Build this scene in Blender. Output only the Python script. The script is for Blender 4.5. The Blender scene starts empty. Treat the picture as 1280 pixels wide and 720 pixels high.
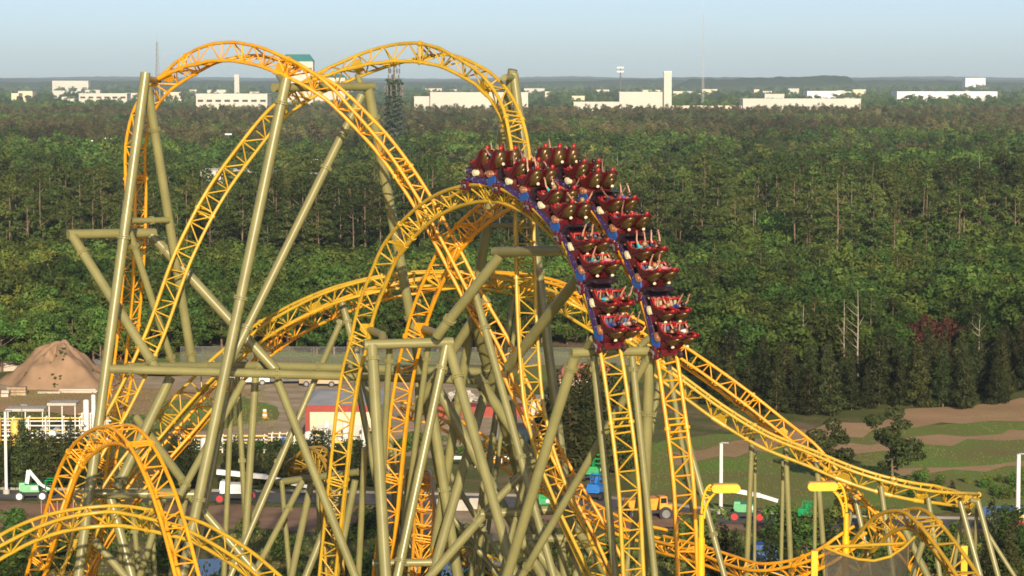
import bpy, bmesh, math, random
from mathutils import Vector, Matrix, Quaternion
random.seed(7)
R = math.radians
scene = bpy.context.scene
C = scene.collection

# ------------------------------------------------------------------ camera
F = 3240.0            # focal length in pixels of a 1280 px wide picture
CAMZ = 40.0
PITCH = math.atan((360-97)/F)
cam_d = bpy.data.cameras.new('camera'); cam = bpy.data.objects.new('camera', cam_d); C.objects.link(cam)
cam.location = (0, 0, CAMZ)
cam.rotation_euler = (math.pi/2-PITCH, 0, 0)
cam_d.sensor_width = 36.0; cam_d.lens = 36.0*F/1280
cam_d.clip_start = 1.0; cam_d.clip_end = 60000
scene.camera = cam
scene.cycles.filter_width = 1.65
scene.render.resolution_x = 1024; scene.render.resolution_y = 576

# ------------------------------------------------------------------ sky, sun, exposure
SUN_EL, SUN_AZ = 18.0, 174.0      # azimuth clockwise from +Y: low behind the camera
w = bpy.data.worlds.new('World'); scene.world = w; w.use_nodes = True
nt = w.node_tree; bg = nt.nodes['Background']
sky = nt.nodes.new('ShaderNodeTexSky'); sky.sky_type = 'NISHITA'; sky.sun_disc = False
sky.sun_elevation = R(SUN_EL); sky.sun_rotation = R(SUN_AZ)
sky.altitude = 0; sky.air_density = 0.40; sky.dust_density = 0.8; sky.ozone_density = 0.0
nt.links.new(sky.outputs[0], bg.inputs[0]); bg.inputs[1].default_value = 0.088
sd = bpy.data.lights.new('sun', 'SUN'); so = bpy.data.objects.new('sun', sd); C.objects.link(so)
S = Vector((math.sin(R(SUN_AZ))*math.cos(R(SUN_EL)), math.cos(R(SUN_AZ))*math.cos(R(SUN_EL)), math.sin(R(SUN_EL))))
so.rotation_mode = 'QUATERNION'; so.rotation_quaternion = (-S).to_track_quat('-Z', 'Y'); so.location = S*200+Vector((0, 0, 100))
sd.energy = 4.3; sd.angle = R(0.5); sd.color = (1.0, 0.84, 0.62)
vs = scene.view_settings; vs.view_transform = 'Standard'; vs.look = 'None'; vs.exposure = 0.6; vs.gamma = 1.0

# ------------------------------------------------------------------ helpers
FWD = Vector((0, math.cos(PITCH), -math.sin(PITCH))); UPV = Vector((0, math.sin(PITCH), math.cos(PITCH)))
def ray(x, y):
    return FWD + Vector((1, 0, 0))*((x-640)/F) - UPV*((y-360)/F)
def P(x, y, D):
    d = ray(x, y); return Vector((0, 0, CAMZ)) + d*(D/d.y)
def G(x, y, z=0.0):
    d = ray(x, y); return Vector((0, 0, CAMZ)) + d*((z-CAMZ)/d.z)
def tag(o, label=None, cat=None, group=None, kind=None):
    if label: o['label'] = label
    if cat: o['category'] = cat
    if group: o['group'] = group
    if kind: o['kind'] = kind
    return o
def empty(name, loc, label=None, cat=None, group=None, rz=0):
    o = bpy.data.objects.new(name, None); C.objects.link(o); o.location = loc; o.rotation_euler = (0, 0, rz)
    o.empty_display_size = 0.5
    return tag(o, label, cat, group)
def mesh_obj(name, verts, faces, mats, parent=None, smooth=False, fm=None, world=False):
    me = bpy.data.meshes.new(name)
    if world and parent is not None:
        inv = parent_matrix(parent).inverted(); verts = [inv @ Vector(v) for v in verts]
    me.from_pydata([tuple(v) for v in verts], [], faces)
    for m in (mats if isinstance(mats, (list, tuple)) else [mats]): me.materials.append(m)
    if fm: me.polygons.foreach_set('material_index', fm)
    if smooth: me.polygons.foreach_set('use_smooth', [True]*len(me.polygons))
    me.update()
    o = bpy.data.objects.new(name, me); C.objects.link(o)
    if parent is not None: o.parent = parent
    return o
def parent_matrix(p):
    m = p.matrix_basis.copy()
    return parent_matrix(p.parent) @ m if p.parent else m
class MB:
    """collects shapes into one mesh"""
    def __init__(s): s.v = []; s.f = []; s.m = []
    def add(s, v, f, mi=0):
        o = len(s.v); s.v += [Vector(q) for q in v]; s.f += [tuple(i+o for i in q) for q in f]; s.m += [mi]*len(f); return s
    def box(s, c, d, M=None, mi=0, taper=1.0):
        x, y, z = d[0]/2, d[1]/2, d[2]/2; c = Vector(c)
        vs_ = [Vector((sx*x*(taper if sz > 0 else 1), sy*y*(taper if sz > 0 else 1), sz*z)) for sz in (-1, 1) for sy in (-1, 1) for sx in (-1, 1)]
        vs_ = [(M @ q if M else q)+c for q in vs_]
        return s.add(vs_, [(0, 2, 3, 1), (4, 5, 7, 6), (0, 1, 5, 4), (2, 6, 7, 3), (0, 4, 6, 2), (1, 3, 7, 5)], mi)
    def tube(s, path, r, n=8, cap=True, mi=0):
        v, f = tube_geo(path, r, n, cap); return s.add(v, f, mi)
    def cyl(s, a, b, r, n=10, mi=0, r2=None):
        v, f = tube_geo([a, b], [r, r if r2 is None else r2], n, True); return s.add(v, f, mi)
    def prism(s, poly, h0, h1, M=None, mi=0):
        n = len(poly); v = [Vector((p[0], p[1], h)) for h in (h0, h1) for p in poly]
        if M: v = [M @ q for q in v]
        f = [tuple(range(n-1, -1, -1)), tuple(range(n, 2*n))]+[(i, (i+1) % n, n+(i+1) % n, n+i) for i in range(n)]
        return s.add(v, f, mi)
    def sphere(s, c, r, seg=10, rings=6, mi=0, M=None):
        rr = r if isinstance(r, (tuple, list)) else (r, r, r)
        v = []; f = []
        for i in range(rings+1):
            t = math.pi*i/rings
            for j in range(seg):
                a = 2*math.pi*j/seg
                q = Vector((rr[0]*math.sin(t)*math.cos(a), rr[1]*math.sin(t)*math.sin(a), rr[2]*math.cos(t)))
                v.append((M @ q if M else q)+Vector(c))
        for i in range(rings):
            for j in range(seg):
                f.append((i*seg+j, (i+1)*seg+j, (i+1)*seg+(j+1) % seg, i*seg+(j+1) % seg))
        return s.add(v, f, mi)
    def build(s, name, mats, parent=None, smooth=False, world=False):
        return mesh_obj(name, s.v, s.f, mats, parent, smooth, s.m, world)
def tube_geo(path, r, n=8, cap=True):
    path = [Vector(p) for p in path]; m = len(path)
    rr = r if isinstance(r, (list, tuple)) else [r]*m
    tans = []
    for i in range(m):
        a = path[max(i-1, 0)]; b = path[min(i+1, m-1)]; t = (b-a)
        tans.append(t.normalized() if t.length > 1e-9 else Vector((0, 0, 1)))
    t0 = tans[0]; ref = Vector((0, 0, 1)) if abs(t0.z) < .9 else Vector((1, 0, 0))
    u = t0.cross(ref).normalized(); v = []; f = []
    for i in range(m):
        if i > 0:
            q = tans[i-1].rotation_difference(tans[i]); u = q @ u
        u = (u-tans[i]*u.dot(tans[i])).normalized(); wv = tans[i].cross(u)
        for j in range(n):
            a = 2*math.pi*j/n; v.append(path[i]+(u*math.cos(a)+wv*math.sin(a))*rr[i])
    for i in range(m-1):
        for j in range(n):
            f.append((i*n+j, i*n+(j+1) % n, (i+1)*n+(j+1) % n, (i+1)*n+j))
    if cap:
        b = len(v); v += [q.copy() for q in v[:n]]+[q.copy() for q in v[(m-1)*n:m*n]]
        f.append(tuple(b+j for j in range(n-1, -1, -1))); f.append(tuple(b+n+j for j in range(n)))
    return v, f
def auto_smooth(o, ang=40):
    me = o.data
    bm = bmesh.new(); bm.from_mesh(me)
    for e in bm.edges:
        if len(e.link_faces) == 2 and e.calc_face_angle(0) > R(ang): e.smooth = False
    for fc in bm.faces: fc.smooth = True
    bm.to_mesh(me); bm.free(); return o

# ------------------------------------------------------------------ materials
def mat(name, col, rough=.5, metal=0., var=.12, scale=3., bump=0., bscale=30., spec=.5, col2=None, objrand=0., trans=None, detail=4., patch=False):
    m = bpy.data.materials.new(name); m.use_nodes = True; n = m.node_tree.nodes; l = m.node_tree.links
    b = n['Principled BSDF']; b.inputs['Roughness'].default_value = rough; b.inputs['Metallic'].default_value = metal
    b.inputs['Specular IOR Level'].default_value = spec
    tc = n.new('ShaderNodeTexCoord'); no = n.new('ShaderNodeTexNoise'); no.inputs['Scale'].default_value = scale; no.inputs['Detail'].default_value = detail
    l.new(tc.outputs['Object'], no.inputs['Vector'])
    mx = n.new('ShaderNodeMix'); mx.data_type = 'RGBA'
    c2 = col2 if col2 else tuple(c*(1-2*var) for c in col)
    mx.inputs[6].default_value = (*c2, 1); mx.inputs[7].default_value = (*[min(1, c*(1+(0 if col2 else var*.6))) for c in col], 1)
    ramp = n.new('ShaderNodeMapRange'); ramp.inputs[1].default_value = .3; ramp.inputs[2].default_value = .7
    l.new(no.outputs['Fac'], ramp.inputs[0]); l.new(ramp.outputs[0], mx.inputs[0])
    out = mx.outputs[2]
    if objrand:
        oi = n.new('ShaderNodeObjectInfo'); hs = n.new('ShaderNodeHueSaturation')
        mr = n.new('ShaderNodeMapRange'); mr.inputs[3].default_value = 1-objrand; mr.inputs[4].default_value = 1+objrand
        l.new(oi.outputs['Random'], mr.inputs[0]); l.new(mr.outputs[0], hs.inputs['Value'])
        ma = n.new('ShaderNodeMath'); ma.operation = 'MULTIPLY'; ma.inputs[1].default_value = 7.31
        fr = n.new('ShaderNodeMath'); fr.operation = 'FRACT'; l.new(oi.outputs['Random'], ma.inputs[0]); l.new(ma.outputs[0], fr.inputs[0])
        mh = n.new('ShaderNodeMapRange'); mh.inputs[3].default_value = .5-objrand*.11; mh.inputs[4].default_value = .5+objrand*.07
        l.new(fr.outputs[0], mh.inputs[0]); l.new(mh.outputs[0], hs.inputs['Hue'])
        l.new(out, hs.inputs['Color']); out = hs.outputs[0]
        if patch:
            pn = n.new('ShaderNodeTexNoise'); pn.inputs['Scale'].default_value = .011; pn.inputs['Detail'].default_value = 3; l.new(oi.outputs['Location'], pn.inputs['Vector'])
            pr = n.new('ShaderNodeMapRange'); pr.inputs[1].default_value = .38; pr.inputs[2].default_value = .62; pr.inputs[3].default_value = .55; pr.inputs[4].default_value = 1.5; l.new(pn.outputs['Fac'], pr.inputs[0])
            h2 = n.new('ShaderNodeHueSaturation'); l.new(pr.outputs[0], h2.inputs['Value']); l.new(out, h2.inputs['Color']); out = h2.outputs[0]
    l.new(out, b.inputs['Base Color'])
    if bump:
        n2 = n.new('ShaderNodeTexNoise'); n2.inputs['Scale'].default_value = bscale; n2.inputs['Detail'].default_value = 6
        l.new(tc.outputs['Object'], n2.inputs['Vector'])
        bp = n.new('ShaderNodeBump'); bp.inputs['Strength'].default_value = bump; l.new(n2.outputs['Fac'], bp.inputs['Height']); l.new(bp.outputs[0], b.inputs['Normal'])
    if trans:
        tr = n.new('ShaderNodeBsdfTranslucent'); l.new(out, tr.inputs['Color']); ms = n.new('ShaderNodeMixShader'); ms.inputs[0].default_value = trans
        l.new(b.outputs[0], ms.inputs[1]); l.new(tr.outputs[0], ms.inputs[2]); l.new(ms.outputs[0], n['Material Output'].inputs['Surface'])
    return m
M = {}
M['orange'] = mat('orange_track_paint', (.74, .33, .011), .38, var=.1, scale=1.2)
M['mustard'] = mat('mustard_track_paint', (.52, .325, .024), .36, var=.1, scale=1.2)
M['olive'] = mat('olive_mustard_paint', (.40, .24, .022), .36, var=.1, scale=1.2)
M['khaki'] = mat('khaki_support_paint', (.222, .210, .084), .33, var=.09, scale=.8)
M['steel'] = mat('grey_steel', (.25, .25, .25), .45, .6)
M['yellow'] = mat('bright_yellow_paint', (.80, .42, .008), .4, var=.06, scale=1.5)

# ------------------------------------------------------------------ coaster track
def spline(pts, step):
    """smooth curve through points, sampled evenly; returns points and the fractional control index of each"""
    n = len(pts); cl = [0]
    for i in range(1, n): cl.append(cl[-1]+(pts[i]-pts[i-1]).length)
    tg = []
    for i in range(n):
        if i == 0: tg.append((pts[1]-pts[0])/(cl[1]-cl[0]))
        elif i == n-1: tg.append((pts[-1]-pts[-2])/(cl[-1]-cl[-2]))
        else:
            h0 = cl[i]-cl[i-1]; h1 = cl[i+1]-cl[i]
            tg.append(((pts[i]-pts[i-1])/h0*h1+(pts[i+1]-pts[i])/h1*h0)/(h0+h1))
    fine = []; fi = []
    for i in range(n-1):
        h = cl[i+1]-cl[i]; k = max(4, int(h/.1))
        for j in range(k):
            t = j/k; a = 2*t**3-3*t**2+1; b = t**3-2*t**2+t; c = -2*t**3+3*t**2; d = t**3-t**2
            fine.append(pts[i]*a+tg[i]*h*b+pts[i+1]*c+tg[i+1]*h*d); fi.append(i+t)
    fine.append(pts[-1]); fi.append(n-1)
    acc = [0]
    for i in range(1, len(fine)): acc.append(acc[-1]+(fine[i]-fine[i-1]).length)
    m = max(2, round(acc[-1]/step)); out = []; oi = []; k = 0
    for q in range(m+1):
        s = acc[-1]*q/m
        while k < len(acc)-2 and acc[k+1] < s: k += 1
        t = (s-acc[k])/max(1e-9, acc[k+1]-acc[k]); out.append(fine[k].lerp(fine[k+1], t)); oi.append(fi[k]+(fi[k+1]-fi[k])*t)
    return out, oi
GAUGE, DEEP = 1.05, .78
STEP = .42
class Track: pass
def frames(ctrl, ups, lat):
    pts, idx = spline(ctrl, STEP); T = []; U = []; L = []
    for i in range(len(pts)):
        t = (pts[min(i+1, len(pts)-1)]-pts[max(i-1, 0)]).normalized(); T.append(t)
        if lat is not None:
            l = lat-t*lat.dot(t); l.normalize(); u = t.cross(l); u.normalize()
        else:
            k = min(int(idx[i]), len(ups)-2); f = idx[i]-k; f = f*f*(3-2*f)
            u = ups[k].lerp(ups[k+1], f); u = (u-t*u.dot(t)).normalized(); l = t.cross(u)
        U.append(u); L.append(l)
    return pts, T, U, L
def make_track(label, ctrl, material, ups=None, lat=None, group=None, joints=9, flip=1, rr=.088):
    pts, T, U, L = frames(ctrl, ups, lat)
    if lat is not None and flip < 0: U = [-u for u in U]
    tk = Track(); tk.p, tk.t, tk.u, tk.l = pts, T, U, L
    base = min(pts, key=lambda q: q.z).copy()
    root = empty('coaster_track', base, label, 'track', group); tk.o = root
    A = [p+l*GAUGE/2 for p, l in zip(pts, L)]; B = [p-l*GAUGE/2 for p, l in zip(pts, L)]; Sp = [p-u*DEEP for p, u in zip(pts, U)]
    tk.A, tk.B, tk.S = A, B, Sp
    for nm, path, r in (('running_rail', A, rr), ('running_rail', B, rr), ('spine_tube', Sp, rr*1.06)):
        b = MB(); b.tube(path, r, 10); b.build(nm, material, root, True, True)
    n = len(pts); rs = .047
    for i in range(2, n-2, 4):
        b = MB()      # fan of struts that springs from one spine node
        for X in (A, B): b.cyl(Sp[i], X[i], rs, 6)
        b.build('cross_tie', material, root, True, True)
        b = MB()
        for X in (A, B):
            for k in (-2, 2):
                if 0 <= i+k < n: b.cyl(Sp[i], X[i+k], rs*.9, 5)
        b.build('diagonal_brace', material, root, True, True)
        if i+2 < n:
            b = MB(); b.cyl(A[i+2], B[i+2], rs*.85, 6); b.build('rail_spreader', material, root, True, True)
    k = joints
    for i in range(joints, n-joints, int(joints*2.2)):       # bolted joints between track pieces
        b = MB()
        for X in (A, B, Sp):
            t = T[i]; b.cyl(X[i]-t*.07, X[i]+t*.07, rr*1.65, 10)
        for d in (-.16, .16):
            q = T[i]*d; b.tube([A[i]+q, Sp[i]+q, B[i]+q], .05, 6); b.cyl(A[i]+q, B[i]+q, .05, 6)
        b.build('track_joint', material, root, True, True)
    return tk
def bracket(tk, x, y, material):
    """plated node that a support is bolted to"""
    d = ray(x, y)
    i = min(range(len(tk.S)), key=lambda k: abs(proj(tk.S[k])[0]-x)+abs(proj(tk.S[k])[1]-y))
    i = min(max(i, 3), len(tk.S)-4); b = MB()
    for X in (tk.A, tk.B):
        s0, s1 = tk.S[i-1], tk.S[i+1]; r0, r1 = X[i-1], X[i+1]; nrm = (s1-s0).cross(r0-s0).normalized()*.02
        m0 = s0.lerp(r0, .62).lerp(s1.lerp(r1, .62), .3); m1 = s0.lerp(r0, .62).lerp(s1.lerp(r1, .62), .7)
        q = [s0, s1, m1, m0]
        b.add([p+nrm for p in q]+[p-nrm for p in q], [(0, 1, 2, 3), (7, 6, 5, 4), (0, 4, 5, 1), (1, 5, 6, 2), (2, 6, 7, 3), (3, 7, 4, 0)])
    b.cyl(tk.S[i-1], tk.S[i+1], .13, 10)
    b.build('support_bracket', material, tk.o, False, True)
    return tk.S[i]
def proj(p):
    v = p-Vector((0, 0, CAMZ)); z = v.dot(FWD); return 640+F*v.x/z, 360-F*v.dot(UPV)/z
def plane_pts(px, x0, D0, a, off=0.):
    """pixels of an upright arch, on a vertical plane through (x0, D0) turned by a degrees (right side nearer)"""
    o = P(x0, 300, D0); wv = Vector((math.sin(R(a)), math.cos(R(a)), 0)); o = o+wv*off; out = []
    for x, y in px:
        d = ray(x, y); k = (o-Vector((0, 0, CAMZ))).dot(wv)/d.dot(wv); out.append(Vector((0, 0, CAMZ))+d*k)
    return out, wv
def drop(pts, end, zto=1.2, pull=5.):
    """carry a leg that leaves the picture down to the ground and round into level run"""
    a, b = (pts[1], pts[0]) if end == 0 else (pts[-2], pts[-1]); d = (b-a).normalized(); ext = []
    if d.z < -.2:
        k = (b.z-zto-pull)/-d.z; n = max(1, int(k/6))
        for i in range(1, n+1): ext.append(b+d*k*i/n)
        h = Vector((d.x, d.y, 0)); h = h.normalized() if h.length > .05 else Vector((1, 0, 0))
        e = ext[-1]; ext += [e+d*pull*.6+h*1.2, Vector((e.x, e.y, zto))+h*5.5, Vector((e.x, e.y, zto))+h*12]
    else: ext = [b+d*4, b+d*9]
    return (list(reversed(ext))+pts) if end == 0 else (pts+ext)
TRACKS = {}
# twin airtime hill that carries the two trains
t3px = [(410, 720), (424, 586), (434, 497), (441, 456), (448, 432), (460, 381), (475, 342), (487, 313), (515, 276), (552, 246), (583, 234), (604, 230.5), (621, 231), (646, 239), (686, 267), (713, 297), (739, 354), (762, 434), (773, 503), (785, 600), (792, 720)]
c3, W3 = plane_pts(t3px, 605, 120, 58)
c3 = drop(drop(c3, 0), 1)
TRACKS['t3'] = make_track('mustard airtime hill track under the train that is nearer the left tower', c3, M['mustard'], lat=W3, flip=1)
t4px = [(477, 720), (487, 640), (492, 586), (502, 497), (509, 456), (516, 426), (530, 378), (545, 342), (559, 313), (588, 276), (626, 246), (656, 232), (677, 227), (694, 228), (719, 236), (743, 254), (765, 280), (786, 313), (806, 353), (822, 402), (831, 434), (842, 503), (854, 600), (860, 720)]
c4, W4 = plane_pts(t4px, 605, 120, 58, 3.1)
c4 = drop(drop(c4, 0), 1)
TRACKS['t4'] = make_track('orange airtime hill track under the train on the right', c4, M['orange'], lat=W4, flip=1)
V = Vector
def cp(rows):
    return [P(x, y, D) for x, y, D, u in rows], [V(u) for x, y, D, u in rows]
def with_drop(rows, ends):
    pts, ups = cp(rows)
    for e in ends:
        n0 = len(pts); pts = drop(pts, e); k = len(pts)-n0
        ups = ([ups[0]]*k+ups) if e == 0 else (ups+[ups[-1]]*k)
    return pts, ups
# tall rolling top hat, orange
t1 = [(112, 690, 141, (-.3, .9, 0)), (128, 600, 140, (-.3, .9, 0)), (142, 520, 139.5, (-.2, 1, 0)), (155, 456, 139, (-.2, 1, 0)), (164, 371, 138.5, (-.2, 1, 0)), (168, 316, 138, (-.15, 1, 0)), (170, 251, 138, (-.1, 1, 0)),
      (171, 172, 137.5, (0, 1, 0)), (181, 136, 137, (.1, 1, -.2)), (209, 102, 136, (.2, .9, -.35)), (241, 79, 135, (0, 1, 0)), (263, 68, 134, (0, .93, .35)), (292, 62, 133, (0, .8, .6)), (325, 64, 131.5, (.1, .55, .8)), (365, 78, 130, (.3, .25, .9)),
      (397, 94, 129.4, (.5, 0, .8)), (420, 110, 129.2, (.65, -.2, .7)), (446, 136, 129, (.75, -.35, .5)), (482, 176, 128.6, (.75, -.45, .5)), (527, 241, 128, (.72, -.5, .45)), (560, 300, 127.5, (.72, -.5, .45)),
      (601, 379, 127, (.75, -.5, .4)), (630, 430, 126.6, (.75, -.5, .4)), (655, 486, 126, (.75, -.5, .4)), (683, 543, 125.5, (.75, -.5, .4)), (708, 590, 125, (.75, -.5, .4)), (740, 645, 124.5, (.7, -.6, .4)), (778, 722, 124, (.6, -.7, .4))]
p1, u1 = with_drop(t1, (0, 1)); TRACKS['t1'] = make_track('tall orange rolling hill track with its crest beside the left tower', p1, M['orange'], u1)
t2 = [(66, 722, 129, (.4, .85, -.3)), (88, 640, 129.5, (.4, .85, -.3)), (110, 580, 130, (.4, .85, -.3)), (150, 510, 131, (.4, .85, -.3)), (190, 428, 132.3, (.42, .8, -.3)), (234, 312, 134, (.45, .78, -.3)), (272, 240, 134.8, (.45, .78, -.3)), (310, 186, 135, (.42, .8, -.3)), (350, 138, 135, (.38, .85, -.3)),
      (385, 112, 134.8, (.3, .85, -.3)), (430, 90, 134.4, (.15, .95, -.1)), (462, 77, 133.8, (0, 1, .1)), (492, 68, 133, (0, .93, .35)), (523, 63, 132, (0, .8, .6)), (550, 63, 131, (.1, .4, .9)), (580, 75, 129.6, (.35, -.1, .9)), (606, 91, 128.5, (.5, -.35, .75)), (626, 113, 127.5, (.6, -.55, .5)),
      (640, 140, 126.6, (.65, -.7, .25)), (648, 172, 126, (.6, -.8, .1)), (654, 230, 125.3, (.55, -.83, 0)), (656, 300, 124.8, (.5, -.86, 0)), (659, 400, 124, (.5, -.86, 0)), (662, 450, 123.5, (.5, -.86, 0)), (668, 510, 123, (.5, -.86, 0)), (680, 560, 122.5, (.6, -.8, .1)), (702, 620, 121.8, (.65, -.7, .3)), (726, 672, 121, (.65, -.7, .3)), (750, 722, 120, (.65, -.7, .3))]
p2, u2 = with_drop(t2, (0, 1)); TRACKS['t2'] = make_track('tall mustard rolling hill track crossing behind the orange one', p2, M['mustard'], u2)
# long low twin arc behind and its run-out to the right
t5 = [(60, 760, 133, (-.3, -.7, .5)), (95, 700, 133, (-.3, -.7, .5)), (122, 640, 133, (-.3, -.7, .5)), (152, 592, 133.5, (-.3, -.7, .5)), (204, 527, 134.5, (-.3, -.7, .5)), (252, 474, 136, (-.3, -.6, .6)), (318, 411, 138, (-.4, -.15, .9)), (352, 390, 139.5, (-.35, -.1, .93)), (395, 369, 141, (-.25, 0, 1)), (432, 356, 142.3, (-.2, 0, 1)), (470, 347, 143, (-.1, 0, 1)),
      (515, 341, 143.3, (0, 0, 1)), (560, 340, 143, (0, 0, 1)), (610, 344, 142.5, (.05, 0, 1)), (645, 351, 141.5, (.1, 0, 1)), (682, 363, 140.5, (.2, -.05, 1)), (715, 378, 139, (.3, -.1, .95)), (745, 396, 139.5, (.35, -.1, .93)), (800, 434, 138.6, (.4, -.1, .9)), (855, 474, 138, (.45, -.1, .88)), (906, 511, 137.4, (.45, -.1, .88)),
      (960, 543, 136.8, (.4, -.1, .9)), (1020, 567, 136.2, (.35, -.1, .93)), (1060, 584, 135.8, (.25, -.1, .95)), (1100, 597, 135.6, (.2, -.1, .97)), (1142, 607, 135.6, (.1, -.15, 1)), (1180, 612, 136.2, (.05, -.2, 1)), (1203, 615, 138, (0, -.2, 1)), (1212, 618, 141, (0, -.1, 1)), (1212, 622, 146, (0, 0, 1)), (1204, 628, 154, (0, 0, 1))]
p5, u5 = cp(t5); TRACKS['t5'] = make_track('long mustard track arcing low behind the hills and running out to a level bend', p5, M['mustard'], u5)
t5b = [(75, 765, 138, (-.3, -.6, .6)), (130, 665, 138, (-.3, -.6, .6)), (178, 600, 138.5, (-.3, -.6, .6)), (240, 528, 139.5, (-.3, -.6, .6)), (290, 470, 141, (-.35, -.5, .8)), (332, 428, 143, (-.4, -.15, .9)), (387, 393, 145.5, (-.3, 0, 1)), (422, 377, 147, (-.2, 0, 1)), (470, 360, 148, (-.1, 0, 1)), (530, 348, 148.4, (0, 0, 1)), (590, 341, 148, (.05, 0, 1)),
       (640, 342, 147, (.1, 0, 1)), (690, 352, 145.5, (.2, -.15, .95)), (722, 364, 144, (.3, -.2, .9)), (775, 393, 144, (.4, -.3, .85)), (845, 435, 143, (.42, -.6, .66)), (892, 467, 142.4, (.42, -.6, .66)), (933, 497, 142, (.42, -.6, .66)), (972, 528, 141.6, (.42, -.6, .66)), (1010, 558, 141, (.42, -.6, .66)), (1048, 594, 140.4, (.5, -.2, .8)), (1088, 634, 139.6, (.6, -.1, .7)), (1125, 668, 138.6, (.7, -.1, .6)), (1152, 700, 137, (.8, -.2, .4)), (1165, 730, 135, (.8, -.3, .2))]
p5b, u5b = with_drop(t5b, (1,)); TRACKS['t5b'] = make_track('long orange track arcing low behind the hills and diving under the level bend', p5b, M['orange'], u5b)
# small arch at the foot of the left tower
t6px = [(46, 716), (68, 645), (93, 574), (103, 558), (121, 541), (139, 533), (153, 534), (170, 548), (182, 566), (192, 586), (204, 615), (218, 659), (234, 720)]
c6, W6 = plane_pts(t6px, 150, 115, 60); c6 = drop(drop(c6, 0), 1)
TRACKS['t6'] = make_track('narrow orange arch track standing before the foot of the left tower', c6, M['orange'], lat=W6)
t7 = [(-60, 712, 113, (0, -.1, 1)), (0, 676, 114, (0, -.1, 1)), (40, 656, 115, (0, -.1, 1)), (81, 643, 116, (0, -.1, 1)), (114, 638, 116.5, (0, -.1, 1)), (142, 636, 116.5, (0, -.1, 1)), (173, 640, 116, (.05, -.15, 1)), (205, 647, 115.5, (.1, -.2, 1)), (240, 657, 115, (.2, -.35, .9)), (275, 675, 114, (.3, -.4, .85)), (310, 698, 113, (.35, -.4, .85)), (336, 720, 112, (.4, -.4, .8)), (372, 755, 111, (.4, -.4, .8))]
p7, u7 = with_drop(t7, (0, 1)); TRACKS['t7'] = make_track('low mustard hump track threading through the narrow orange arch', p7, M['mustard'], u7)
t8px = [(1056, 722), (1066, 700), (1075, 681), (1088, 663), (1105, 646), (1124, 637.5), (1143, 639), (1160, 653), (1181, 679), (1197, 701), (1211, 722)]
c8, W8 = plane_pts(t8px, 1130, 108, 60); c8 = drop(drop(c8, 0), 1)
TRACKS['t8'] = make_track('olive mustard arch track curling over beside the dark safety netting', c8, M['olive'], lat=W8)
t9 = [(820, 672, 140, (.1, -.3, 1)), (850, 680, 138, (.1, -.3, 1)), (882, 689, 136, (.1, -.3, 1)), (915, 701, 134, (0, -.3, 1)), (950, 709, 132, (0, -.3, 1)), (980, 706, 131, (0, -.3, 1)), (1015, 695, 130, (-.1, -.3, 1)), (1045, 680, 129.5, (-.2, -.3, 1)), (1075, 662, 130, (-.2, -.3, 1))]
p9, u9 = cp(t9); TRACKS['t9'] = make_track('orange track dipping low between the yellow lamp masts', p9, M['orange'], u9)
t10 = [(500, 506, 152, (.3, -.2, .9)), (545, 516, 152, (.3, -.2, .9)), (578, 533, 151, (.3, -.2, .9)), (609, 553, 150, (.3, -.2, .9)), (643, 576, 149, (.3, -.2, .9)), (690, 606, 147, (.2, -.3, .9)), (735, 632, 145, (.1, -.3, .9)), (780, 655, 143, (.1, -.3, .9)), (830, 668, 142, (0, -.3, .9))]
p10, u10 = cp(t10); TRACKS['t10'] = make_track('far orange track sloping down behind the crossed khaki struts', p10, M['orange'], u10)
t11 = [(520, 668, 150, (.2, -.2, .9)), (556, 680, 149, (.2, -.2, .9)), (586, 690, 148, (.2, -.2, .9)), (622, 705, 147, (.2, -.2, .9)), (660, 724, 146, (.2, -.2, .9))]
p11, u11 = with_drop(t11, (1,)); TRACKS['t11'] = make_track('low mustard track dipping towards the blue pond', p11, M['mustard'], u11)
t12 = [(526, 725, 131, (.15, -1, .1)), (529, 690, 133, (.15, -.9, .3)), (530, 650, 136, (.15, -.8, .5)), (529, 615, 139, (.15, -.6, .8)), (527, 592, 143, (.15, -.2, 1)), (523, 588, 148, (.15, .2, 1)), (519, 602, 153, (.15, .5, .8)), (516, 640, 157, (.15, .8, .4))]
p12, u12 = with_drop(t12, (0, 1)); TRACKS['t12'] = make_track('slim orange hill track seen end on between khaki legs', p12, M['orange'], u12)
t13 = [(366, 596, 152, (-.6, -.5, .5)), (368, 580, 148, (-.6, -.5, .5)), (374, 568, 145, (-.3, -.3, .9)), (390, 560, 144, (.1, -.2, 1)), (405, 570, 142, (.6, -.2, .7)), (415, 596, 140, (.8, -.3, .3)), (420, 640, 138, (.9, -.3, .1)), (424, 700, 137, (.9, -.3, 0))]
p13, u13 = with_drop(t13, (1,)); TRACKS['t13'] = make_track('brownish olive arch track half hidden behind the mustard leg', p13, M['olive'], u13)

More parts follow.
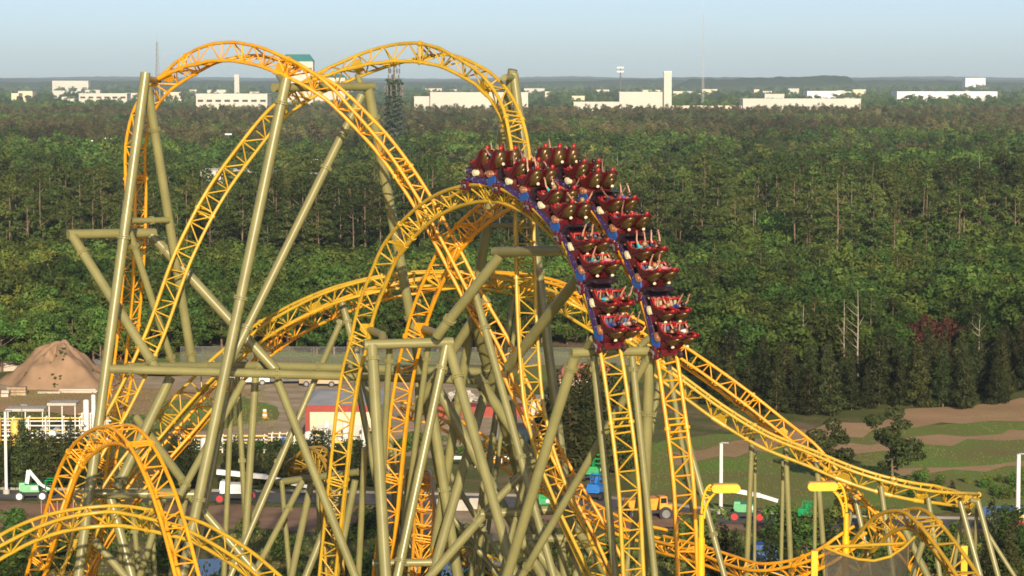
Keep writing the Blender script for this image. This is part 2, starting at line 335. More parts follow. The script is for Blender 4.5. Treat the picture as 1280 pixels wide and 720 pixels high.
# ------------------------------------------------------------------ khaki supports
def flange(b, p, d, r):
    n = 14; a = d.normalized(); ref = V((0, 0, 1)) if abs(a.z) < .9 else V((1, 0, 0)); u = a.cross(ref).normalized(); wv = a.cross(u)
    for s in (-.055, .055): b.cyl(p+a*(s-.028), p+a*(s+.028), r*1.34, 16)
    for k in range(n):
        q = p+(u*math.cos(2*math.pi*k/n)+wv*math.sin(2*math.pi*k/n))*r*1.2; b.box(q, (.05, .05, .2), a.to_track_quat('Z', 'Y').to_matrix())
def support(label, members, name='steel_trestle', cat='support', group=None):
    """members: (part, x1,y1,D1, x2,y2,D2, width_px, flange fractions, to_ground)"""
    ends = []
    for mem in members:
        part, x1, y1, d1, x2, y2, d2, wpx = mem[:8]; fl = mem[8] if len(mem) > 8 else (); g = mem[9] if len(mem) > 9 else 0
        a, b = P(x1, y1, d1), P(x2, y2, d2); r = wpx/2*(d1+d2)/2/F; L0 = (b-a).length
        if g:
            t = (b-a).normalized()
            if t.z > -.2: t = V((t.x*.3, t.y*.3, -1)).normalized()
            b = b+t*((b.z+.1)/-t.z)
        ends.append((part, a, b, r, fl, L0, g))
    base = min((e[2] for e in ends), key=lambda q: q.z)
    root = empty(name, base, label, cat, group)
    for part, a, b, r, fl, L0, g in ends:
        mb = MB(); mb.tube([a, a.lerp(b, .5), b], r, 16); o = mb.build(part, M['khaki'], root, False, True); auto_smooth(o)
        d = (b-a).normalized(); fs = [f*L0 for f in fl]
        if g:
            k = L0+6
            while k < (b-a).length-3: fs.append(k); k += 9
        for s in fs:
            q = MB(); flange(q, a+d*s, d, r); fo = q.build('flange', M['khaki'], o, False)
            inv = parent_matrix(root).inverted()
            for v_ in fo.data.vertices: v_.co = inv @ v_.co
        if g:
            q = MB(); bb = V((b.x, b.y, .25)); q.cyl(V((b.x, b.y, -.05)), V((b.x, b.y, .5)), r*2.6, 16); fo = q.build('concrete_footing', M['steel'], root, False, True)
    return root
support('tall leaning khaki A-frame tower at the crest of the orange rolling hill', [
    ('column', 182, 91, 132, 98, 720, 128, 13, (.33, .72), 1), ('column', 184, 108, 132.4, 241, 458, 135, 11.5, (.15, .95)),
    ('strut', 162, 290, 131.4, 217, 458, 133.5, 9, (.1, .93)), ('strut', 164, 276, 131.5, 210, 275, 133.3, 7.5, (.55,)), ('strut', 180, 98, 132, 198, 101, 136.2, 8)], 'support_tower', 'tower')
support('khaki arm frame braced by two long diagonals halfway up the left leg', [
    ('beam', 85, 293, 134, 194, 291, 136.6, 12), ('diagonal', 91, 296, 134, 197, 464, 131, 12.5, (.12, .93)), ('diagonal', 188, 292, 136.5, 346, 464, 135, 13, (.12, .72))])
support('pair of long horizontal khaki beams on many legs tying the left tower to the centre', [
    ('beam', 136, 461, 129.6, 618, 476, 137, 11, (.05, .28, .42)), ('beam', 158, 459, 130.6, 320, 457, 136, 11, (.6,)), ('beam', 320, 457, 136, 612, 465, 142, 11, (.25,)),
    ('leg', 304, 477, 132.5, 224, 620, 129, 9.5, (.9,)), ('leg', 347, 476, 133.5, 408, 630, 131, 11, (), 1), ('leg', 320, 460, 136, 305, 700, 135.5, 9.5, (), 1), ('leg', 394, 474, 134.6, 312, 665, 132, 7.5, (.4,), 1),
    ('leg', 290, 472, 134.5, 280, 720, 134.5, 7, (), 1), ('leg', 297, 470, 137, 306, 640, 137, 7, (.62,), 1), ('leg', 285, 490, 134, 246, 690, 132, 7, (), 1), ('leg', 445, 470, 137.5, 462, 560, 137.5, 8, (), 1)], 'support_beam')
support('khaki node frame behind the narrow orange arch with crossing diagonals', [
    ('beam', 106, 617, 130, 244, 618, 130.6, 12), ('diagonal', 170, 522, 133.5, 233, 607, 130.6, 11, (.95,)), ('diagonal', 213, 472, 133, 146, 611, 130.6, 13, (.93,)), ('diagonal', 236, 618, 130.6, 300, 692, 130, 10, (), 1),
    ('leg', 138, 622, 130.5, 166, 725, 129.5, 12, (), 1), ('leg', 166, 640, 132, 174, 720, 132, 7, (.3,), 1), ('leg', 205, 622, 130.6, 176, 716, 130.6, 9, (), 1), ('diagonal', 118, 676, 127.6, 156, 720, 127, 10, (), 1), ('leg', 148, 625, 131.5, 152, 720, 133, 6, (), 1),
    ('leg', 188, 624, 131, 194, 720, 131, 6, (), 1), ('leg', 232, 622, 131, 214, 720, 131, 8, (), 1)])
support('tall khaki portal carrying both rolling hills where they cross', [
    ('column', 358, 98, 129, 230, 710, 126, 13.5, (.05, .45, .86), 1), ('column', 452, 119, 133.6, 283, 462, 129, 11, (.27, .85)), ('beam', 342, 109.5, 129, 466, 108, 134.6, 10.5, (.5,)), ('column', 460, 110, 134.4, 528, 475, 137, 12.5, (.1, .78), 1), ('strut', 356, 104, 129.2, 349, 94, 130.2, 9), ('strut', 451, 106, 134, 447, 93, 134.2, 8)], 'support_tower', 'tower')
support('khaki twin column tower beside the crest of the mustard rolling hill', [
    ('column', 641, 87, 128.8, 596, 362, 131, 12, (.4,), 1), ('column', 642, 92, 128.8, 694, 505, 128, 12, (.6,), 1), ('strut', 615, 282, 130, 668, 282, 128.4, 6.5), ('strut', 642, 96, 128.8, 630, 97, 127.6, 8)], 'support_tower', 'tower')
support('dark shaded khaki frame reaching under the train on the left', [
    ('beam', 619, 315, 123.5, 706, 313, 117.3, 13), ('diagonal', 628, 316, 123, 546, 420, 125.6, 13, (.8,)), ('diagonal', 722, 348, 118.4, 636, 458, 125, 13.5), ('diagonal', 608, 374, 127.5, 520, 510, 131, 12), ('column', 594, 366, 124.6, 656, 590, 121.5, 9.8, (.2, .92), 1), ('column', 588, 385, 129.5, 613, 472, 134, 12, (.85,), 1)])
support('khaki portal with a capped crossbeam under the rising legs of both train tracks', [
    ('beam', 455, 431, 126, 566, 427.5, 127, 12.5), ('column', 465, 432, 126, 482, 720, 122, 14.5, (.06,), 1), ('column', 558, 432, 126.9, 498, 715, 124, 11.5, (.1, .95), 1), ('column', 560, 430, 127, 642, 715, 122, 13, (.15,), 1),
    ('column', 487, 432, 127.4, 472, 720, 131, 8, (.06,), 1), ('column', 535, 432, 127.6, 502, 690, 130, 7.5, (.06,), 1), ('strut', 461, 411, 129.6, 478, 419, 127.4, 9.5), ('strut', 478, 418, 127.4, 479, 430, 126.4, 9.5), ('strut', 531, 411, 130.6, 547, 417, 128, 9.5), ('strut', 547, 416, 128, 549, 428, 127, 9.5)], 'support_portal')
support('tangle of crossed khaki legs behind the capped portal', [
    ('diagonal', 545, 482, 131, 612, 602, 131, 13, (), 1), ('leg', 535, 478, 132.5, 572, 720, 132.5, 13, (.55,), 1), ('leg', 612, 472, 134.5, 540, 720, 130, 12.5, (), 1), ('diagonal', 597, 471, 130.5, 670, 582, 127.5, 13, (.1,), 1),
    ('beam', 600, 643, 126, 694, 637, 126.6, 12.5), ('diagonal', 668, 577, 126, 606, 640, 126, 10), ('diagonal', 604, 645, 126, 536, 722, 126, 11.5, (.1,), 1), ('leg', 658, 585, 126.4, 640, 664, 126.4, 8, (.8,), 1), ('strut', 660, 579, 126, 692, 570, 125.4, 10),
    ('diagonal', 556, 582, 134, 622, 692, 134, 7, (.7,), 1), ('leg', 604, 602, 136, 589, 722, 136, 6.5, (), 1), ('beam', 658, 673, 125, 712, 673, 125.4, 10.5), ('diagonal', 662, 676, 125, 694, 718, 124.4, 12.5, (), 1), ('leg', 622, 505, 140, 608, 620, 140, 7, (), 1), ('leg', 700, 672, 125.4, 706, 720, 125.4, 11, (), 1), ('beam', 466, 704, 127, 540, 703, 127, 10), ('leg', 444, 600, 134, 420, 720, 134, 9, (), 1), ('leg', 456, 560, 133, 448, 720, 134, 8, (), 1),
    ('beam', 346, 603, 138.5, 448, 590, 135.5, 9), ('diagonal', 378, 602, 137, 318, 716, 134, 8, (.3,), 1), ('diagonal', 392, 590, 138, 366, 712, 135, 9, (), 1), ('leg', 352, 600, 138, 362, 716, 138, 6.5, (), 1), ('leg', 398, 608, 140, 402, 720, 140, 7, (), 1), ('diagonal', 436, 588, 137, 384, 716, 136, 9.5, (), 1), ('leg', 494, 560, 138, 512, 716, 138, 7, (.4,), 1), ('diagonal', 516, 600, 140, 470, 716, 140, 8, (), 1), ('diagonal', 560, 640, 138, 622, 718, 137, 8, (), 1), ('leg', 668, 600, 134, 676, 718, 134, 8, (), 1), ('diagonal', 640, 596, 139, 690, 712, 138, 8, (.5,), 1), ('diagonal', 722, 660, 130, 690, 720, 130, 9, (), 1), ('leg', 486, 520, 141, 494, 640, 141, 7, (), 1), ('leg', 640, 500, 141, 652, 600, 141, 7, (), 1)])
support('khaki portal under the falling legs of both train tracks', [
    ('beam', 714, 441, 112.2, 818, 438.5, 113.6, 12), ('column', 718, 446, 112.2, 635, 716, 115, 13.5, (.05,), 1), ('diagonal', 808, 451, 113.4, 655, 716, 117, 10, (.15, .97), 1), ('column', 742, 445, 112.5, 769, 716, 112, 9.3, (.06,), 1), ('column', 790, 445, 113.2, 818, 714, 112.6, 8.8, (.06,), 1), ('column', 812, 440, 113.6, 803, 720, 114.6, 13.5, (.27,), 1),
    ('strut', 734, 433, 112.3, 741, 423, 111.6, 9), ('strut', 801, 432, 113.4, 812, 422, 113.1, 9)], 'support_portal')
support('slim khaki bent just behind the orange train track leg', [('column', 833, 440, 117, 854, 566, 117, 6.8, (), 1), ('column', 824, 478, 117, 808, 570, 117, 8, (), 1), ('column', 858, 545, 114.5, 906, 722, 112.6, 8, (.7,), 1)])
right = [(940, 547, 131, [('column', 940, 547, 138.4, 933, 722, 138.4, 7), ('column', 944, 565, 142.2, 943, 722, 142.2, 4.2)], 'first slim khaki column pair under the run-out, beside the white mast'),
         (983, 567, 130, [('column', 982, 560, 137.8, 989, 722, 137.8, 7), ('column', 979, 576, 141.2, 976, 722, 141.2, 5)], 'slim khaki column pair with a dark collar under the run-out'),
         (1021, 580, 129, [('column', 1021, 578, 136.6, 1032, 722, 136.6, 7), ('column', 1019, 600, 139.7, 1018, 722, 139.7, 5)], 'slim khaki column pair beside the right hand yellow lamp'),
         (1067, 612, 132, [('column', 1067, 614, 139.6, 1091, 722, 138.7, 7), ('column', 1066, 628, 140.2, 1050, 722, 140.2, 5)], 'khaki splayed leg pair under the diving orange track'),
         (1101, 609, 128, [('column', 1101, 608, 135.4, 1117, 722, 134.8, 7)], 'single khaki column under the start of the level bend'),
         (1162, 624, 128, [('column', 1160, 622, 135.4, 1175, 722, 134.8, 6.5)], 'single khaki column in the middle of the level bend'),
         (1201, 628, 128, [('column', 1200, 627, 135.8, 1226, 722, 134.8, 7.2), ('column', 1204, 637, 136.6, 1190, 722, 136.8, 5)], 'khaki splayed leg pair near the end of the level bend'),
         (1223, 626, 131, [('column', 1222, 626, 138.4, 1248, 722, 137.6, 7.2), ('column', 1221, 636, 138.8, 1217, 722, 140.2, 5), ('strut', 1212, 625, 138.2, 1223, 627, 138.4, 6), ('diagonal', 1230, 660, 138.6, 1268, 720, 138.2, 5.5)], 'khaki end frame with outrigger at the tip of the level bend')]
for x, y, D, mem, lab in right:
    support(lab, [m+((), 0 if m[0] == 'strut' else 1) for m in mem])
support('khaki crossed leg pair inside the olive arch', [('column', 1154, 676, 112, 1140, 722, 112, 8, (), 1), ('column', 1130, 660, 116, 1160, 722, 115, 8.5, (), 1)])
support('khaki A-frame holding up the far left of the low twin arc', [('column', 427, 376, 144, 448, 452, 143, 9, (.35,), 1), ('column', 427, 400, 144, 402, 456, 144, 8, (.05,), 1)])
support('pale slim khaki legs under the far middle of the low twin arc', [('column', 642, 368, 143.5, 628, 460, 143.5, 6, (), 1), ('column', 648, 376, 145, 638, 452, 145, 5.5, (), 1), ('column', 524, 366, 146, 522, 470, 146, 6, (), 1)])
for k, x, y in (('t1', 205, 100), ('t1', 352, 92), ('t2', 447, 92), ('t2', 622, 100), ('t1', 168, 290), ('t3', 463, 412), ('t4', 532, 412), ('t4', 560, 318), ('t3', 486, 310), 
                ('t5', 393, 372), ('t5', 900, 512), ('t5', 1060, 595), ('t5', 1103, 612), ('t5', 1155, 622), ('t5b', 978, 540), ('t5b', 720, 372)):
    bracket(TRACKS[k], x, y, TRACKS[k].o.children[0].data.materials[0])

# ------------------------------------------------------------------ trains
M['red'] = mat('seat_maroon', (.075, .007, .008), .38, var=.1)
M['headred'] = mat('headrest_red', (.33, .014, .011), .45, var=.1)
M['darkred'] = mat('bogie_dark_red', (.11, .010, .014), .35, var=.15, scale=6)
M['brass'] = mat('brass_shell', (.115, .072, .026), .3, .5, var=.2, scale=5)
M['cream'] = mat('cream_enamel', (.72, .62, .42), .3, var=.05)
M['copper'] = mat('copper_disc', (.62, .30, .17), .32, .55, var=.15, scale=8)
M['blue'] = mat('fender_blue', (.02, .085, .33), .3, var=.1)
M['black'] = mat('black_rubber', (.018, .017, .018), .6, var=.1)
M['hood'] = mat('aubergine_hood', (.030, .014, .024), .3, var=.2, scale=4)
def starry():
    m = mat('purple_starry_panel', (.055, .022, .15), .3, var=.2, scale=4); n = m.node_tree.nodes; l = m.node_tree.links
    b = n['Principled BSDF']; vo = n.new('ShaderNodeTexVoronoi'); vo.inputs['Scale'].default_value = 9; tc = n.new('ShaderNodeTexCoord'); l.new(tc.outputs['Object'], vo.inputs['Vector'])
    lt = n.new('ShaderNodeMath'); lt.operation = 'LESS_THAN'; lt.inputs[1].default_value = .2; l.new(vo.outputs['Distance'], lt.inputs[0])
    mx = n.new('ShaderNodeMix'); mx.data_type = 'RGBA'; mx.inputs[7].default_value = (.55, .58, .85, 1)
    old = b.inputs['Base Color'].links[0].from_socket; l.new(lt.outputs[0], mx.inputs[0]); l.new(old, mx.inputs[6]); l.new(mx.outputs[2], b.inputs['Base Color']); return m
M['purple'] = starry()
def arc_prism(b, prof, x0, x1, mi=0):
    n = len(prof); v = [(x, p[0], p[1]) for x in (x0, x1) for p in prof]
    f = [tuple(range(n)), tuple(range(2*n-1, n-1, -1))]+[(i, n+i, n+(i+1) % n, (i+1) % n) for i in range(n)]
    b.add(v, f, mi)
def seat_parts(root, cx, cy):
    b = MB(); arc_prism(b, [(-.02, .48), (.40, .54), (.44, .66), (.30, .62), (-.02, .60), (-.20, 1.02), (-.30, 1.40), (-.40, 1.40), (-.34, 1.0), (-.16, .56)], cx-.31, cx+.31)
    for s in (-1, 1): arc_prism(b, [(-.04, .58), (.34, .64), (.40, .76), (.10, .80), (-.12, 1.02), (-.26, 1.36), (-.34, 1.34), (-.22, .98)], cx+s*.335-.035, cx+s*.335+.035)
    for i, v in enumerate(b.v): b.v[i] = v+V((0, cy, 0))
    st = b.build('seat', M['red'], root); st.location.z = .27
    q = MB(); q.box((cx, cy-.04, .56), (.42, .6, .5), taper=.85); q.build('seat_pedestal', M['darkred'], root)
    q = MB(); q.sphere((cx, cy-.32, .98), (.30, .14, .46), 12, 8, M=Matrix.Rotation(R(14), 3, 'X')); q.sphere((cx, cy-.37, .90), (.20, .13, .32), 10, 6, M=Matrix.Rotation(R(14), 3, 'X'))
    q.build('seat_shell', M['brass'], st, True)
    q = MB(); q.sphere((cx, cy-.52, .80), (.085, .045, .075), 10, 6); q.build('rear_lamp', M['cream'], st, True)
    q = MB(); q.sphere((cx, cy-.36, 1.50), (.11, .06, .13), 8, 6); q.build('headrest', M['headred'], st, True)
    q = MB(); q.tube([(cx-.27, cy+.10, .66), (cx-.26, cy+.30, .86), (cx+.26, cy+.30, .86), (cx+.27, cy+.10, .66)], .045, 8); q.build('lap_bar', M['headred'], root, True).location.z = .27
    q = MB()
    for s in (-1, 1): q.tube([(cx+s*.335, cy+.40, .775), (cx+s*.335, cy+.10, .815), (cx+s*.335, cy-.12, 1.035), (cx+s*.335, cy-.28, 1.37)], .034, 6)
    q.build('seat_rim', M['headred'], st, True)
def bogie(root, cy):
    b = MB(); b.box((0, cy, .16), (.86, .34, .16))
    for s in (-1, 1):
        b.box((s*.60, cy, .04), (.12, .48, .30)); b.box((s*.62, cy, -.17), (.10, .36, .16)); b.sphere((s*.64, cy-.14, .10), (.07, .13, .13), 8, 6); b.sphere((s*.64, cy+.14, .10), (.07, .13, .13), 8, 6)
    bo = b.build('bogie', M['darkred'], root)
    for s in (-1, 1):
        for dy in (-.14, .14):
            q = MB(); q.cyl((s*.46, cy+dy, .17), (s*.57, cy+dy, .17), .105, 12); q.build('wheel', M['black'], bo)
            q = MB(); q.cyl((s*.47, cy+dy, -.17), (s*.56, cy+dy, -.17), .075, 10); q.build('wheel', M['black'], bo)
        q = MB(); q.cyl((s*.67, cy, -.03), (s*.67, cy, .03), .09, 12); q.cyl((s*.70, cy-.12, -.08), (s*.74, cy-.12, -.08), .06, 8); q.cyl((s*.70, cy+.12, -.08), (s*.74, cy+.12, -.08), .06, 8); q.build('side_wheel', M['steel'], bo)
def make_car(lead=False):
    root = empty('coaster_car', (0, 0, 0))
    b = MB(); arc_prism(b, [(-.98, .22), (1.0, .22), (1.02, .34), (.3, .42), (-.98, .40)], -.46, .46); b.box((0, 0, .44), (.7, 1.5, .10)); b.build('chassis', M['hood'], root)
    for s in (-1, 1):
        q = MB(); arc_prism(q, [(1.02, .24), (1.04, .36), (.6, .44), (-.2, .40), (-.52, .36), (-.52, .06), (0, .12)], s*.62-.03, s*.62+.03); q.build('side_panel', M['purple'], root)
        q = MB(); arc_prism(q, [(-.53, .06), (-.53, .36), (-.62, .52), (-.84, .56), (-.98, .44), (-.96, .16), (-.8, .04)], s*.63-.045, s*.63+.045); q.build('fender', M['blue'], root)
        q = MB(); q.tube([(s*.665, 1.02, .40), (s*.665, .2, .455), (s*.665, -.5, .42)], .022, 6); q.build('trim_strip', M['brass'], root, True)
        for y, k, mt in ((.30, .155, 'cream'), (-.66, .165, 'copper')):
            q = MB(); q.cyl((s*.58, y, .60), (s*.74, y, .60), k, 18); q.cyl((s*.74, y, .60), (s*.77, y, .60), k*.55, 14); d = q.build('emblem_disc', M[mt], root); auto_smooth(d)
    for cy in (.22, -.68):
        for cx in (-.39, .39): seat_parts(root, cx, cy)
    q = MB(); arc_prism(q, [(.95, .36), (1.10, .40), (1.12, .75), (1.0, .98), (.80, 1.12), (.90, .98), (.98, .72)], -.62, .62)
    if not lead: q.build('front_cowl', M['hood'], root)
    if lead:
        q = MB(); n = 9; ring = 14; vv = []; ff = []
        for i in range(n):
            t = i/(n-1); y = .72+.85*t; k = math.sqrt(max(0.0, 1-t*t))
            for j in range(ring):
                a = 2*math.pi*j/ring; vv.append((.56*max(k, .03)*math.cos(a), y, .70-.14*t+.36*max(k, .03)*math.sin(a)))
        for i in range(n-1):
            for j in range(ring): ff.append((i*ring+j, i*ring+(j+1) % ring, (i+1)*ring+(j+1) % ring, (i+1)*ring+j))
        q.add(vv, ff); no = q.build('nose', M['purple'], root, True)
        q = MB(); q.sphere((0, 1.40, .59), (.36, .19, .235), 12, 8); q.build('nose_tip', M['cream'], no, True)
        for s in (-1, 1):
            q = MB(); q.tube([(s*.5, .9, .84), (s*.44, 1.2, .80), (s*.24, 1.44, .66)], .03, 6); q.build('nose_trim', M['blue'], no, True)
        bogie(root, 1.05)
    bogie(root, -1.05)
    return root
def copy_tree(o, parent=None):
    c = o.copy(); C.objects.link(c); c.parent = parent
    for ch in list(o.children): copy_tree(ch, c)
    return c
# --- riders
SKIN = [mat('skin_light', (.44, .24, .15), .5, var=.05), mat('skin_tan', (.38, .2, .12), .5, var=.05), mat('skin_brown', (.16, .08, .05), .5, var=.05)]
SHIRTS = {'white': (.7, .7, .68), 'black': (.02, .02, .022), 'blue': (.03, .10, .42), 'teal': (.03, .38, .42), 'red': (.45, .03, .03), 'grey': (.25, .25, .26), 'pink': (.65, .22, .3), 'navy': (.015, .03, .11)}
SM = {k: mat('shirt_'+k, c, .8, var=.1, scale=9) for k, c in SHIRTS.items()}
DENIM = [mat('denim', (.06, .10, .19), .8), mat('dark_shorts', (.03, .03, .035), .8), mat('khaki_shorts', (.34, .28, .18), .8)]
HAIR = [mat('hair_black', (.012, .01, .009), .5), mat('hair_brown', (.06, .033, .018), .5), mat('hair_blond', (.34, .22, .1), .5)]
def make_person(pose):
    J = {'pel': (0, 0, .02), 'sp': (0, -.06, .2), 'ch': (0, -.12, .38), 'nk': (0, -.14, .53), 'hd': (0, -.12, .64), 'hf': (0, -.08, .70), 'tp': (0, -.12, .77)}
    rad = {'pel': .155, 'sp': .135, 'ch': .15, 'nk': .055, 'hd': .088, 'hf': .085, 'tp': .06}
    E = [('pel', 'sp'), ('sp', 'ch'), ('ch', 'nk'), ('nk', 'hd'), ('hd', 'hf'), ('hd', 'tp')]
    for s, t in ((-1, 'l'), (1, 'r')):
        up = {'up': 1, 'mixed': 1 if t == 'l' else 0, 'wide': 2, 'down': 0, 'fwd': 3}[pose]
        J['hip'+t] = (s*.10, .05, 0); J['kn'+t] = (s*.13, .44, .09); J['an'+t] = (s*.13, .56, -.32); J['to'+t] = (s*.14, .70, -.37)
        J['sh'+t] = (s*.17, -.13, .47)
        if up == 1: J['el'+t] = (s*.24, -.05, .74); J['wr'+t] = (s*.20, .08, .97); J['ha'+t] = (s*.19, .11, 1.06)
        elif up == 2: J['el'+t] = (s*.40, -.04, .62); J['wr'+t] = (s*.58, .10, .80); J['ha'+t] = (s*.63, .14, .87)
        elif up == 3: J['el'+t] = (s*.23, .16, .58); J['wr'+t] = (s*.20, .38, .74); J['ha'+t] = (s*.19, .46, .79)
        else: J['el'+t] = (s*.26, -.02, .24); J['wr'+t] = (s*.17, .22, .27); J['ha'+t] = (s*.15, .30, .28)
        rad.update({'hip'+t: .10, 'kn'+t: .068, 'an'+t: .045, 'to'+t: .042, 'sh'+t: .07, 'el'+t: .045, 'wr'+t: .034, 'ha'+t: .04})
        E += [('pel', 'hip'+t), ('hip'+t, 'kn'+t), ('kn'+t, 'an'+t), ('an'+t, 'to'+t), ('ch', 'sh'+t), ('sh'+t, 'el'+t), ('el'+t, 'wr'+t), ('wr'+t, 'ha'+t)]
    names = list(J); ix = {k: i for i, k in enumerate(names)}
    me = bpy.data.meshes.new('sk'); me.from_pydata([J[k] for k in names], [(ix[a], ix[b]) for a, b in E], [])
    ob = bpy.data.objects.new('sk', me); C.objects.link(ob)
    sk = ob.modifiers.new('s', 'SKIN')
    for i, k in enumerate(names):
        d = me.skin_vertices[0].data[i]; d.radius = (rad[k], rad[k]); d.use_root = (k == 'pel')
    sb = ob.modifiers.new('u', 'SUBSURF'); sb.levels = 1; sb.render_levels = 1
    dg = bpy.context.evaluated_depsgraph_get(); dg.update()
    out = bpy.data.meshes.new_from_object(ob.evaluated_get(dg)); bpy.data.objects.remove(ob)
    out.name = 'person_'+pose; out.materials.clear()
    for m in (SKIN[0], SM['white'], DENIM[0]): out.materials.append(m)
    bm = bmesh.new(); bm.from_mesh(out)
    for t, s in (('l', -1), ('r', 1)):      # five unequal bent fingers on each hand, thumb at the side
        h = V(J['ha'+t]); d = (h-V(J['wr'+t])).normalized(); sd_ = d.cross(V((0, 1, .2))).normalized(); pn = sd_.cross(d)
        for k, (o, L_) in enumerate(((-.03, .055), (-.01, .075), (.01, .08), (.03, .065), (.045, .05))):
            a = h+sd_*o*1.0+d*(.015 if k < 4 else -.03); m1 = a+d*L_*.6+(sd_*.03 if k == 4 else V()); e = m1+(d*.4+pn*.5)*L_*.6
            v_, f_ = tube_geo([a, m1, e], [.009, .0085, .006], 5, True); vs2 = [bm.verts.new(q) for q in v_]
            for q in f_: bm.faces.new([vs2[i] for i in q])
    hd = V(J['hf']); v_, f_ = tube_geo([hd+V((0, .06, .02)), hd+V((0, .105, -.012))], [.008, .016], 6, True); vs2 = [bm.verts.new(q) for q in v_]
    for q in f_: bm.faces.new([vs2[i] for i in q])
    def near(c):
        best = None
        for a, b in E:
            A_, B_ = V(J[a]), V(J[b]); t = max(0, min(1, (c-A_).dot(B_-A_)/max(1e-6, (B_-A_).length_squared))); dd = (c-(A_+(B_-A_)*t)).length-.5*rad[a]
            if best is None or dd < best[0]: best = (dd, a, b, t)
        return best
    for fc in bm.faces:
        fc.smooth = True; _, a, b, t = near(fc.calc_center_median())
        if b in ('hipl', 'hipr', 'knl', 'knr') or a == 'pel' and b == 'sp' and t < .3: fc.material_index = 2
        elif (a, b) in (('pel', 'sp'), ('sp', 'ch'), ('ch', 'nk')) or b[:2] == 'sh' or (b[:2] == 'el' and t < .55): fc.material_index = 0 if (b == 'nk' and t > .75) else 1
        else: fc.material_index = 0
    bm.to_mesh(out); bm.free()
    return out
POSES = ['up', 'mixed', 'wide', 'down', 'fwd']; PM = {p: make_person(p) for p in POSES}
PW = {'up': 'both arms up', 'mixed': 'one arm up', 'wide': 'arms spread', 'down': 'hands on bar', 'fwd': 'arms forward'}
hb = MB(); hb.sphere((0, -.145, .70), (.103, .112, .112), 10, 7)
hair_me = hb.build('hair', HAIR[0], None, True); hair_data = hair_me.data; bpy.data.objects.remove(hair_me)
proto = {True: make_car(True), False: make_car(False)}
nth = ['lead', 'second', 'third', 'fourth', 'last']
rnd = random.Random(11)
def place_train(tk, px_front, px_back, tname, col, used):
    def near_i(px): return min(range(len(tk.p)), key=lambda k: (proj(tk.p[k])[0]-px[0])**2+(proj(tk.p[k])[1]-px[1])**2)
    i0, i1 = near_i(px_front), near_i(px_back); pitch = (i1-i0)*STEP/5.0
    acc = [0]
    for k in range(1, len(tk.p)): acc.append(acc[-1]+(tk.p[k]-tk.p[k-1]).length)
    def at_s(s):
        k = 0
        while acc[k+1] < s: k += 1
        f = (s-acc[k])/(acc[k+1]-acc[k]); return tk.p[k].lerp(tk.p[k+1], f), tk.t[k].lerp(tk.t[k+1], f), tk.u[k].lerp(tk.u[k+1], f)
    pitch = (acc[i1]-acc[i0])/5
    seen = set()
    for c in range(5):
        a, ta, ua = at_s(acc[i0]+pitch*c); b, tb, ub = at_s(acc[i0]+pitch*(c+1)); mid, tm, um = at_s(acc[i0]+pitch*(c+.5))
        fw = (a-b).normalized(); u = (um-fw*um.dot(fw)).normalized(); rt = fw.cross(u)
        lead = c == 0
        o = proto[lead] if not used[lead] else copy_tree(proto[lead]); used[lead] = True
        k = pitch/2.1
        mw = Matrix((( *(rt),), (*(fw*k),), (*(u),))).transposed().to_4x4(); mw.translation = (a+b)/2+u*.02
        o.rotation_mode = 'QUATERNION'; o.matrix_world = mw
        o['label'] = {0: 'lead car with pointed purple nose', 4: 'last car with red seats and blue fenders'}.get(c, nth[c]+' car with red seats and blue fenders')+' of the train on the '+col+' track'
        o['category'] = 'coaster car'; o['group'] = 'cars of the train on the '+col+' track'
        for row, cy in (('front', .22), ('rear', -.68)):
            for sx in (-.39, .39):
                for _ in range(60):
                    pose = rnd.choice(['up', 'mixed', 'wide', 'down', 'fwd', 'down'] if c > 1 else ['up', 'mixed', 'down', 'down', 'fwd']); sh = rnd.choice(list(SM))
                    if (row, sh, pose, c) not in seen: break
                seen.add((row, sh, pose, c))
                p = bpy.data.objects.new('person', PM[pose]); C.objects.link(p); p.rotation_mode = 'QUATERNION'
                loc = Matrix.Translation((sx, cy+.04, .66)); p.matrix_world = mw @ Matrix.Diagonal((1, 1/k, 1, 1)) @ Matrix.Translation((sx, (cy+.04)*k, .92))
                hair = rnd.choice(HAIR); skn = rnd.choice(SKIN); dn = rnd.choice(DENIM)
                for i, m in enumerate((skn, SM[sh], dn)):
                    p.material_slots[i].link = 'OBJECT'; p.material_slots[i].material = m
                h = bpy.data.objects.new('hair', hair_data); C.objects.link(h); h.parent = p; h.material_slots[0].link = 'OBJECT'; h.material_slots[0].material = hair
                tag(p, 'rider in %s shirt, %s, %s row, %s car on the %s track' % (sh, PW[pose], row, nth[c], col), 'person', 'riders of the train on the '+col+' track')
used = {True: False, False: False}
place_train(TRACKS['t3'], (594, 232), (762, 432), 'left', 'mustard', used)
place_train(TRACKS['t4'], (668, 229), (832, 436), 'right', 'orange', used)

